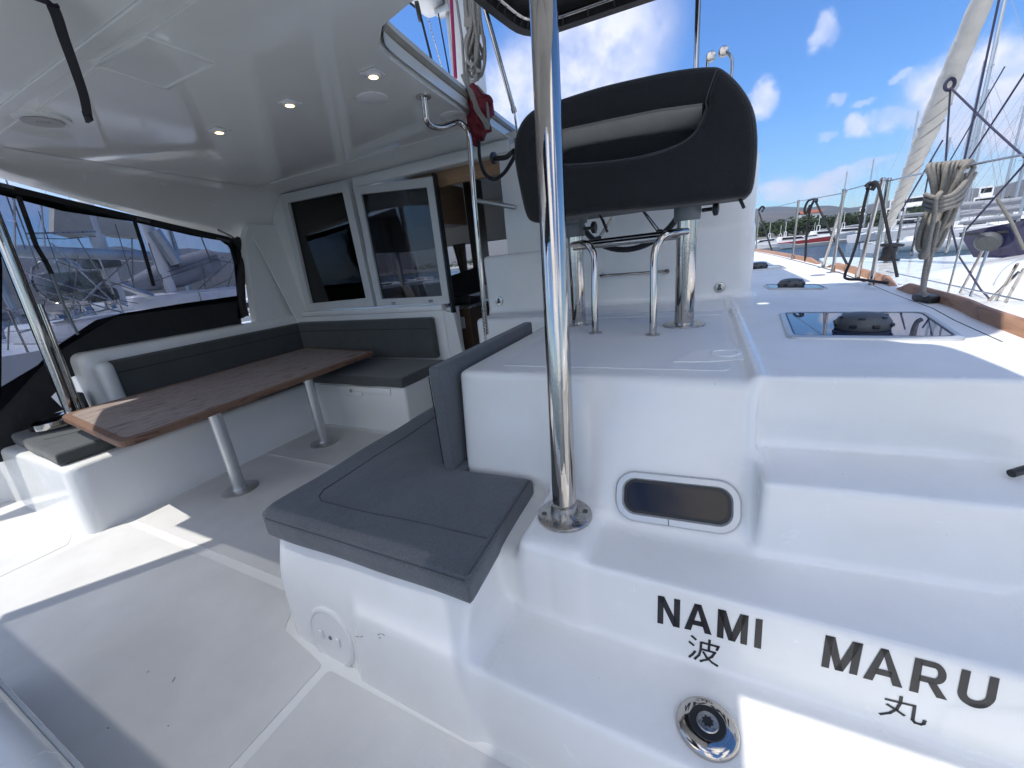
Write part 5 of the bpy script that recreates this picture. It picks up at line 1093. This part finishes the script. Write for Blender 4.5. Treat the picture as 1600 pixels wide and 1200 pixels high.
HW = mat('white boat hull', (.72, .73, .74), .25, noise=(2, .1)); HR = mat('red boat hull', (.28, .02, .03), .3); HB = mat('dark blue hull', (.02, .03, .08), .25); HG = mat('grey boat hull', (.30, .31, .34), .3)
WZ = -1.0
# large boats just across to port, seen through the vinyl
def big(px0, px1, hx, z0, lab): pass
pc1 = thing('moored_yacht', 'white yacht with thick mast and beige sail just behind the vinyl curtain', 'sailing boat', (-10, 4, WZ))
b = MB(); b.prism([(-8.4, -3.0, WZ), (-8.2, 9.5, WZ), (-10, 11.5, WZ), (-11.8, 9.5, WZ), (-11.8, -3.0, WZ)], (0, 0, 2.05)); b.build('hull', HW, pc1, smooth=0)
b = MB(); b.obb((-10.2, 4.2, 1.20), (1.8, 3.6, .34), None, .12, 3); b.build('coachroof', WHITEP, pc1)
for dy, zz in ((-.9, 1.25), (.2, 1.25), (1.5, 1.25)): b = MB(); b.obb((-9.29, 4.2+dy, 1.22), (.02, .7, .12), None, .01); b.build('window', DGLASS, pc1)
b = MB(); b.tube([P(188, 476, x=-10), P(152, 372, x=-10), P(112, 255, x=-10)], .11, 16); b.build('mast', WHITEP, pc1)
b = MB(); b.bar(P(15, 392, x=-9.8), P(236, 401, x=-9.8), .12, .20, bev=.04); b.build('boom', ALU, pc1)
b = MB(); b.prism([P(85, 318, x=-9.9), P(152, 332, x=-9.9), P(150, 366, x=-9.9), P(118, 370, x=-9.9), P(84, 362, x=-9.9)], (-.22, 0, 0)); b.prism([P(154, 334, x=-9.9), P(214, 350, x=-9.9), P(222, 372, x=-9.9), P(190, 370, x=-9.9), P(152, 364, x=-9.9)], (-.22, 0, 0)); b.build('furled_sail', BEIGEC, pc1, smooth=0)
random.seed(21); n_ = 0
for a_, c_ in (((0, 255), (60, 420)), ((22, 300), (24, 420)), ((60, 330), (98, 440)), ((120, 370), (175, 460)), ((40, 425), (200, 478)), ((36, 440), (215, 474)), ((60, 470), (200, 440)), ((100, 500), (160, 440)), ((180, 350), (210, 450)), ((130, 470), (205, 402)), ((80, 380), (180, 475)), ((300, 330), (330, 410)),
    ((8, 300), (40, 390)), ((64, 318), (70, 384)), ((108, 405), (106, 470)), ((122, 400), (114, 480)), ((155, 404), (178, 460)), ((88, 408), (238, 462)), ((20, 505), (130, 488)), ((30, 520), (180, 480)), ((60, 512), (70, 470)), ((14, 500), (12, 560)), ((40, 365), (150, 362)), ((45, 372), (150, 369)), ((0, 480), (90, 520)), ((70, 455), (190, 488)), ((125, 455), (150, 490)), ((206, 372), (208, 450))):
    b = MB(); n_ += 1; q0, q1 = P(*a_, x=-9.6), P(*c_, x=-9.6); b.tube([q0, q0.lerp(q1, .5)-Vector((0, 0, .03 if n_ % 3 == 0 else 0)), q1], (.007, .011, .015)[n_ % 3], 6); b.build('rigging', (DGREYP, ROPEG, STEEL)[n_ % 3], pc1)
for k in range(9):
    y_ = -1.5+k*1.15; b = MB(); b.tube([(-8.35, y_, 1.05), (-8.35, y_, 1.62)], .014, 6); b.build('stanchion', CHROME, pc1)
for z_ in (1.35, 1.61): b = MB(); b.tube([(-8.35, -2.5, z_), (-8.35, 8.6, z_)], .005, 5); b.build('lifeline', STEEL, pc1)
for (x, y, r_, hh) in ((132, 478, .10, .16), (172, 476, .09, .14), (90, 492, .12, .12), (110, 483, .07, .2)):
    q = P(x, y, x=-9.4); b = MB(); b.lathe(q-Vector((0, 0, hh/2)), [(r_, 0), (r_*.75, hh*.4), (r_*.75, hh*.7), (r_, hh)], n=16); b.build('winch', CHROME, pc1)
b = MB(); b.obb(P(118, 446, x=-10.4), (.5, .9, .5), None, .08, 3); b.build('wheel_pod', GREYP, pc1); b = MB(); q = P(105, 440, x=-10.2); b.tube([q+Vector((0, math.cos(a)*.42, math.sin(a)*.42)) for a in [i*math.pi/14 for i in range(28)]], .02, 6, closed=True); b.build('steering_wheel', CHROME, pc1)
b = MB(); q = P(158, 412, x=-9.9); b.obb(q, (.3, .5, .16), None, .05); q = P(153, 462, x=-9.9); b.obb(q, (.35, .5, .25), None, .06); b.build('mast_fittings', DGREYP, pc1)
pc2 = thing('moored_yacht', 'grey yacht with a sloping covered boom at the forward end of the curtain', 'sailing boat', (-15, 10, WZ))
b = MB(); b.prism([(-12.8, 2.5, WZ), (-12.6, 13, WZ), (-14, 16, WZ), (-16, 13, WZ), (-16, 2.5, WZ)], (0, 0, 1.9)); b.build('hull', HG, pc2, smooth=0)
b = MB(); b.tube([P(274, 478, x=-12), P(248, 400, x=-12), P(216, 318, x=-12)], .13, 16); b.build('mast', WHITEP, pc2)
b = MB(); b.tube([P(205, 448, x=-12.2), P(270, 428, x=-12.2), P(332, 408, x=-12.2)], [.16, .36, .34], 12); b.build('boom', GREYC, pc2)
b = MB(); b.tube([P(88, 405, x=-11.5), P(238, 464, x=-11.5)], .08, 8); b.tube([P(240, 360, x=-11.8), P(276, 412, x=-11.8)], .14, 8); b.build('spar', ALU, pc2)
b = MB(); b.obb(P(330, 462, x=-12.8), (2.2, 4.5, .40), None, .14, 3); b.build('coachroof', WHITEP, pc2)
for k, (a_, c_) in enumerate((((318, 418), (322, 470)), ((310, 360), (330, 410)), ((345, 480), (370, 405)), ((350, 470), (372, 440)), ((290, 470), (372, 396)), ((316, 415), (330, 440)), ((262, 425), (340, 398)), ((232, 380), (262, 470)), ((240, 440), (350, 402)), ((256, 330), (282, 420)), ((330, 405), (372, 412)), ((300, 462), (372, 430)))):
    b = MB(); b.tube([P(*a_, x=-11.8), P(*c_, x=-11.8)], (.010, .016)[k % 2], 5); b.build('rigging', (DGREYP, ROPEG)[k % 2], pc2)
ya = yacht('moored_yacht', 12, 17, HW, 'white yacht berthed beyond the port neighbours', cover=GREYC); ya.location = (-27, 12, WZ); ya.rotation_euler.z = R(75)
for i, (x, y, rz) in enumerate(((-31, 18, 80), (-36, 26, 70), (-26, 5, 85))): dup(ya, (x, y, WZ), None, R(rz), ['white yacht, second berth beyond the port neighbours', 'white yacht, farthest berth beyond the port neighbours', 'white yacht berthed at the far left beyond the curtain'][i])

# =================================================================== marina, shore, hills, water
WAT = D.materials.new('harbour water'); WAT.use_nodes = True; n, l = WAT.node_tree.nodes, WAT.node_tree.links; b_ = n['Principled BSDF']
b_.inputs['Base Color'].default_value = (.02, .055, .085, 1); b_.inputs['Roughness'].default_value = .12; b_.inputs['IOR'].default_value = 1.33
tc = n.new('ShaderNodeTexCoord'); mp = n.new('ShaderNodeMapping'); mp.inputs['Scale'].default_value = (1, 2.2, 1); l.new(tc.outputs['Object'], mp.inputs[0])
t1 = n.new('ShaderNodeTexNoise'); t1.inputs['Scale'].default_value = 1.1; t1.inputs['Detail'].default_value = 5; t1.inputs['Distortion'].default_value = .5; l.new(mp.outputs[0], t1.inputs['Vector'])
bp = n.new('ShaderNodeBump'); bp.inputs['Strength'].default_value = 1; bp.inputs['Distance'].default_value = .35; l.new(t1.outputs['Fac'], bp.inputs['Height']); l.new(bp.outputs[0], b_.inputs['Normal'])
b = MB(); b.add([(-9000, -9000, WZ), (9000, -9000, WZ), (9000, 9000, WZ), (-9000, 9000, WZ)], [(0, 1, 2, 3)]); tag(b.build('sea', WAT, smooth=0), 'blue rippled harbour water', 'water', kind='structure')
LAND = mat('shore ground', (.20, .19, .16), .9, noise=(.05, .3)); HILL = mat('scrub hillside', (.13, .105, .085), .95, noise=(.004, .5), var=(.06, .07, .05), bump=(.02, .6, 20, 6))
CONC = mat('pale quay concrete', (.42, .41, .39), .85, noise=(.5, .2))
def skyline(px): # hill top row in photograph pixels
    tab = [(-400, 420), (0, 408), (200, 396), (285, 394), (365, 398), (500, 385), (700, 372), (900, 350), (1100, 338), (1185, 331), (1240, 327), (1290, 324), (1330, 328), (1400, 318), (1470, 305), (1530, 296), (1600, 288), (1800, 262)]
    return float(np.interp(px, [t[0] for t in tab], [t[1] for t in tab]))
rows = [[], [], [], [], []]
for i in range(161):
    px = -500+i*14.5; py = skyline(px)+1.2*math.sin(i*.9)+1.5*math.sin(i*.37); d = Vector(ray(px, py)); dh = math.hypot(d.x, d.y); u = Vector((d.x/dh, d.y/dh, 0)); el = d.z/dh
    for k, (dist, f_) in enumerate(((900, 0.), (1400, .25+.06*math.sin(i*.5)), (2000, .55+.08*math.sin(i*.31+1)), (2700, .85+.04*math.sin(i*.7)), (3300, 1.))):
        z_ = HC+el*3300; rows[k].append(u*dist+Vector((0, 0, WZ+1 if k == 0 else (z_+10)*f_*(dist/3300)**0-5*0)))
b = MB(); b.grid(rows); tag(b.build('hills', HILL), 'dry scrub-covered hills behind the bay', 'hills', kind='structure')
rows = []
for i in range(101):
    px = -700+i*27; d = Vector(ray(px, 400)); dh = math.hypot(d.x, d.y); u = Vector((d.x/dh, d.y/dh, 0)); n0 = float(np.interp(px, [-700, 600, 1000, 1185, 1330, 1420, 1600, 2000], [300, 300, 130, 115, 125, 110, 95, 90]))
    rows.append([u*n0+Vector((0, 0, WZ-.5)), u*n0+Vector((0, 0, WZ+.9)), u*(n0+60)+Vector((0, 0, WZ+2)), u*950+Vector((0, 0, WZ+6))])
b = MB(); b.grid(rows); tag(b.build('shore', LAND), 'low green shore behind the marina', 'ground', kind='structure')
# quay
def gp_(px, dist, z=WZ): d = Vector(ray(px, 400)); dh = math.hypot(d.x, d.y); return Vector((d.x/dh*dist, d.y/dh*dist, z))
b = MB(); q = [gp_(1150, 75), gp_(1330, 88), gp_(1345, 92), gp_(1345, 96), gp_(1150, 80)]; b.prism(q, (0, 0, .45)); tag(b.build('quay', CONC, smooth=0), 'low concrete pontoon across the water at the left of the marina', 'quay')
# trees
LEAFM = mat('pine foliage', (.045, .075, .022), .9, noise=(.9, .5), var=(.02, .04, .012)); TRK = mat('tree bark', (.11, .08, .06), .9)
def tree(seed, cone=False):
    random.seed(seed); t = thing('shore_tree', 'dark green tree in the belt behind the marina boats', 'tree', (0, 0, 0), 'trees along the shore')
    b = MB(); b.tube([(0, 0, -.5), (.1, 0, 2.5), (0, .1, 5)], [.25, .2, .1], 7)
    for k in range(5): a = k*1.3; b.tube([(0, 0, 2+k*.4), (math.cos(a)*1.6, math.sin(a)*1.6, 3.4+k*.4)], [.09, .04], 5)
    b.build('trunk', TRK, t)
    b = MB(); cl = [(Vector((random.gauss(0, 1.25), random.gauss(0, 1.25), 4.3+random.gauss(0, 1.1))), random.uniform(.6, 1.3)) for _ in range(16)]
    for c, r_ in cl:
        for _ in range(34):
            d = Vector((random.gauss(0, 1), random.gauss(0, 1), random.gauss(0, 1))).normalized(); p = c+d*r_*random.uniform(.6, 1.05); s = random.uniform(.14, .30)
            e1 = d.orthogonal().normalized(); e1 = (e1+Vector((random.uniform(-.6, .6), random.uniform(-.6, .6), random.uniform(-.6, .6)))).normalized()*s; e2 = e1.cross(d+Vector((random.uniform(-.5, .5),)*3)).normalized()*s
            b.add([p-e1, p+e2, p+e1, p-e2], [(0, 1, 2, 3)])
    b.build('crown', LEAFM, t, smooth=0); return t
trees = [tree(1), tree(2), tree(3)]; random.seed(11); first = [True]*3; TB = []
for px in [1180+i*6.5 for i in range(66)]: TB.append((px+random.uniform(-3, 3), random.uniform(145, 185)))
for px in [650+i*9 for i in range(18)]: TB.append((px, random.uniform(320, 360)))
for k, (px, dist) in enumerate(TB):
    i = k % 3; q = gp_(px, dist, WZ+.8); o = trees[i] if first[i] else dup(trees[i]); first[i] = False
    o.location = q; o.rotation_euler.z = random.uniform(0, 6); s = random.uniform(.45, .8)*(1.15 if px < 1330 else .95); o.scale = (s*1.5, s*1.5, s)
# terraced hotel buildings
def hotel(px0, px1, pyt, dist, floors, lab, step=3.0, fh=3.2):
    a, c = gp_(px0, dist), gp_(px1, dist*1.0); u = (c-a); L = u.length; u.normalize(); nb = Vector((-u.y, u.x, 0)); nb = nb if nb.dot(a) > 0 else -nb
    top = P((px0+px1)/2, pyt, y=1)-Vector(CAMP); dh = math.hypot(top.x, top.y); zt = HC+top.z/dh*dist; z0 = zt-floors*fh
    t = thing('terraced_hotel', lab, 'building', a.lerp(c, .5)+Vector((0, 0, z0)))
    slab_ = MB(); dark = MB(); rail_ = MB(); wall_ = MB()
    for f in range(floors):
        z = z0+f*fh; off = nb*(f*step); p0 = a+off+u*(f*.8); p1 = c+off-u*(f*.8); hgt = Vector((0, 0, 1))
        slab_.prism([p0+hgt*(z+fh-.55), p1+hgt*(z+fh-.55), p1+nb*14+hgt*(z+fh-.55), p0+nb*14+hgt*(z+fh-.55)], (0, 0, .55))
        rail_.prism([p0-nb*.0+hgt*z, p1+hgt*z, p1+nb*.25+hgt*z, p0+nb*.25+hgt*z], (0, 0, 1.15))
        dark.prism([p0+nb*2.2+hgt*z, p1+nb*2.2+hgt*z, p1+nb*2.5+hgt*z, p0+nb*2.5+hgt*z], (0, 0, fh-.55))
        m_ = int(L/5.5)
        for j in range(m_+1): q = p0.lerp(p1, j/m_); wall_.prism([q+hgt*z, q+u*.4+hgt*z, q+u*.4+nb*2.2+hgt*z, q+nb*2.2+hgt*z], (0, 0, fh-.55))
    slab_.build('floor_slab', WHITEP, t, smooth=0); rail_.build('balcony_front', WHITEP, t, smooth=0); dark.build('recessed_glazing', DGREYP, t, smooth=0); wall_.build('party_wall', WHITEP, t, smooth=0)
    b = MB(); b.prism([a-Vector((0, 0, 1))*(a.z-WZ-1), c-Vector((0, 0, 1))*(c.z-WZ-1), c+nb*16+Vector((0, 0, 0)), a+nb*16], (0, 0, max(1, z0-WZ+.2))); b.build('plinth', CONC, t, smooth=0)
hotel(1322, 1352, 321, 250, 4, 'small white terraced hotel wing at the left end of the waterfront'); hotel(1358, 1445, 304, 215, 5, 'long white terraced hotel block behind the furled sail'); hotel(1478, 1556, 286, 200, 6, 'white stepped apartment block behind the masts at the right')
hotel(1570, 1640, 276, 210, 6, 'pale stepped block at the far right edge')
vh = thing('shore_house', 'small white villa with a red roof among the shore trees', 'house', gp_(1258, 190, WZ+6))
q = gp_(1258, 190, 0); b = MB(); b.obb((q.x, q.y, 5.5), (6, 5, 3), None); b.build('wall', WHITEP, vh, smooth=0)
b = MB(); b.prism([(q.x-3.3, q.y-2.8, 7), (q.x+3.3, q.y-2.8, 7), (q.x+3.3, q.y, 8), (q.x-3.3, q.y, 8)], (0, 0, .2)); b.prism([(q.x-3.3, q.y+2.8, 7), (q.x+3.3, q.y+2.8, 7), (q.x+3.3, q.y, 8), (q.x-3.3, q.y, 8)], (0, 0, .2)); b.build('roof', mat('red tile', (.30, .10, .06), .8), vh, smooth=0)
b = MB()
for dx in (-2, 0, 2): b.obb((q.x+dx, q.y-2.53, 5.6), (.8, .1, 1.2), None)
b.build('window', DGREYP, vh, smooth=0)
# motor boats and yachts at the quay
def motorboat(lab, hullm):
    t = thing('motorboat', lab, 'motorboat', (0, 0, 0)); L, W_ = 8., 1.35; rows = []
    for i in range(9):
        s = i/8; x = -L/2+L*s; w = W_*(1-s**3.2)+.02; sh = .75+.45*s
        rows.append([(x+(.5*s if k in (0, 4) else 0), w*c, z) for k, (c, z) in enumerate(((1, sh), (.85, .1), (0, -.3), (-.85, .1), (-1, sh)))])
    b = MB(); b.grid(rows); b.add(rows[0], [tuple(range(5))]); b.grid([[r[0], (r[0][0], 0, r[0][2]), r[4]] for r in rows]); b.build('hull', hullm, t)
    b = MB(); b.prism([(-1.6, -1., .9), (1.8, -1., 1.0), (1.0, -.9, 1.75), (-1.2, -.9, 1.85)], (0, 1.9, 0)); b.build('cabin', WHITEP, t, smooth=0)
    b = MB(); b.prism([(-1.1, -1.01, 1.35), (1.35, -1.01, 1.3), (.95, -.95, 1.65), (-1.05, -.95, 1.70)], (0, 1.95, 0)); b.build('window', DGLASS, t, smooth=0)
    b = MB(); b.tube([(-.6, -.5, 1.8), (-.6, -.5, 2.6), (-.6, .5, 2.6), (-.6, .5, 1.8)], .05, 6); b.tube([(-.6, 0, 2.6), (-.6, 0, 4.2)], .03, 5); b.build('radar_arch', WHITEP, t); return t
m0 = motorboat('white motorboat leftmost at the pontoon', HW); m0.location = gp_(1193, 80); m0.rotation_euler.z = R(190)
m1 = motorboat('low red-hulled boat at the pontoon', HR); m1.location = gp_(1232, 86); m1.rotation_euler.z = R(8); m1.scale = (1.35, 1, 1)
for i, (px, dist, rz, s, lab) in enumerate(((1211, 88, 195, .9, 'white motorboat between the leftmost boat and the red boat'), (1262, 97, 175, .9, 'white motorboat right of the red boat'), (1280, 99, 12, 1.2, 'larger white motorboat near the middle of the pontoon'), (1318, 104, 5, 1.2, 'white motorboat at the right end of the pontoon'), (1403, 85, 10, 1.5, 'large white motorboat behind the furling drum'), (1345, 108, 185, 1., 'white motorboat beyond the paired stanchions'))):
    o = dup(m0, gp_(px, dist), None, R(rz), lab); o.scale = (s, s, s)
SY = [(1455, 52, 3, .8, 14), (1480, 95, 7, .9, 18), (1497, 64, 170, 1, 16), (1526, 80, 7, 1, 19), (1552, 48, 6, .8, 15), (1578, 85, 3, 1, 19), (1600, 90, 175, 1.1, 21), (1297, 118, 4, .9, 15), (1333, 112, 8, .9, 16), (1408, 105, 175, 1.1, 18), (1430, 60, 5, .8, 12), (1468, 72, 8, 1.0, 15), (1512, 58, 172, 1.15, 17), (1540, 62, 6, 1.0, 15), (1566, 66, 10, 1.1, 15), (1590, 60, 4, 1.1, 14), (1612, 55, 0, 1.2, 16)]
WH = ['first', 'second', 'third', 'fourth', 'fifth', 'sixth', 'seventh', 'eighth', 'ninth', 'tenth', 'eleventh', 'twelfth', 'thirteenth', 'fourteenth', 'fifteenth', 'sixteenth', 'seventeenth']
protos = {}
SY.sort()
for i, (px, dist, rz, s, mh) in enumerate(SY):
    key = (i in (6, 9, 13), ); lab = 'sailing yacht with a bare mast in the marina, %s from the left' % WH[i]
    if key not in protos: o = yacht('marina_yacht', 11, 15, HW, lab, cover=NAVYC if key[0] else GREYC); protos[key] = o
    else: o = dup(protos[key], None, None, None, lab)
    o.location = gp_(px, dist); o.rotation_euler.z = R(rz); o.scale = (s, s, s*mh/15); o['group'] = 'yachts moored in the marina'
# the boats ahead, glimpsed through the cabin windows
for i, (px, dist, rz, lab) in enumerate(((600, 60, 20, 'yacht seen dimly through the cabin windows, left one'), (655, 70, 160, 'yacht seen dimly through the cabin windows, middle one'), (715, 55, 15, 'yacht seen dimly through the companionway, right one'))):
    o = dup(protos[(False,)], gp_(px, dist), None, R(rz), lab); o['group'] = 'yachts ahead of the cabin'

# the air over the bay: distant hills fade to blue
b = MB(); b.box(-3900, 3900, -3900, 3900, WZ-1.2, 420)
HZ = D.materials.new('haze'); HZ.use_nodes = True; n, l = HZ.node_tree.nodes, HZ.node_tree.links; n.remove(n['Principled BSDF'])
v = n.new('ShaderNodeVolumePrincipled'); v.inputs['Color'].default_value = (.62, .76, 1, 1); v.inputs['Density'].default_value = .00016; v.inputs['Anisotropy'].default_value = .3
l.new(v.outputs[0], n['Material Output'].inputs['Volume']); tag(b.build('haze', HZ, smooth=0), 'thin blue haze over the bay', 'haze', kind='stuff')
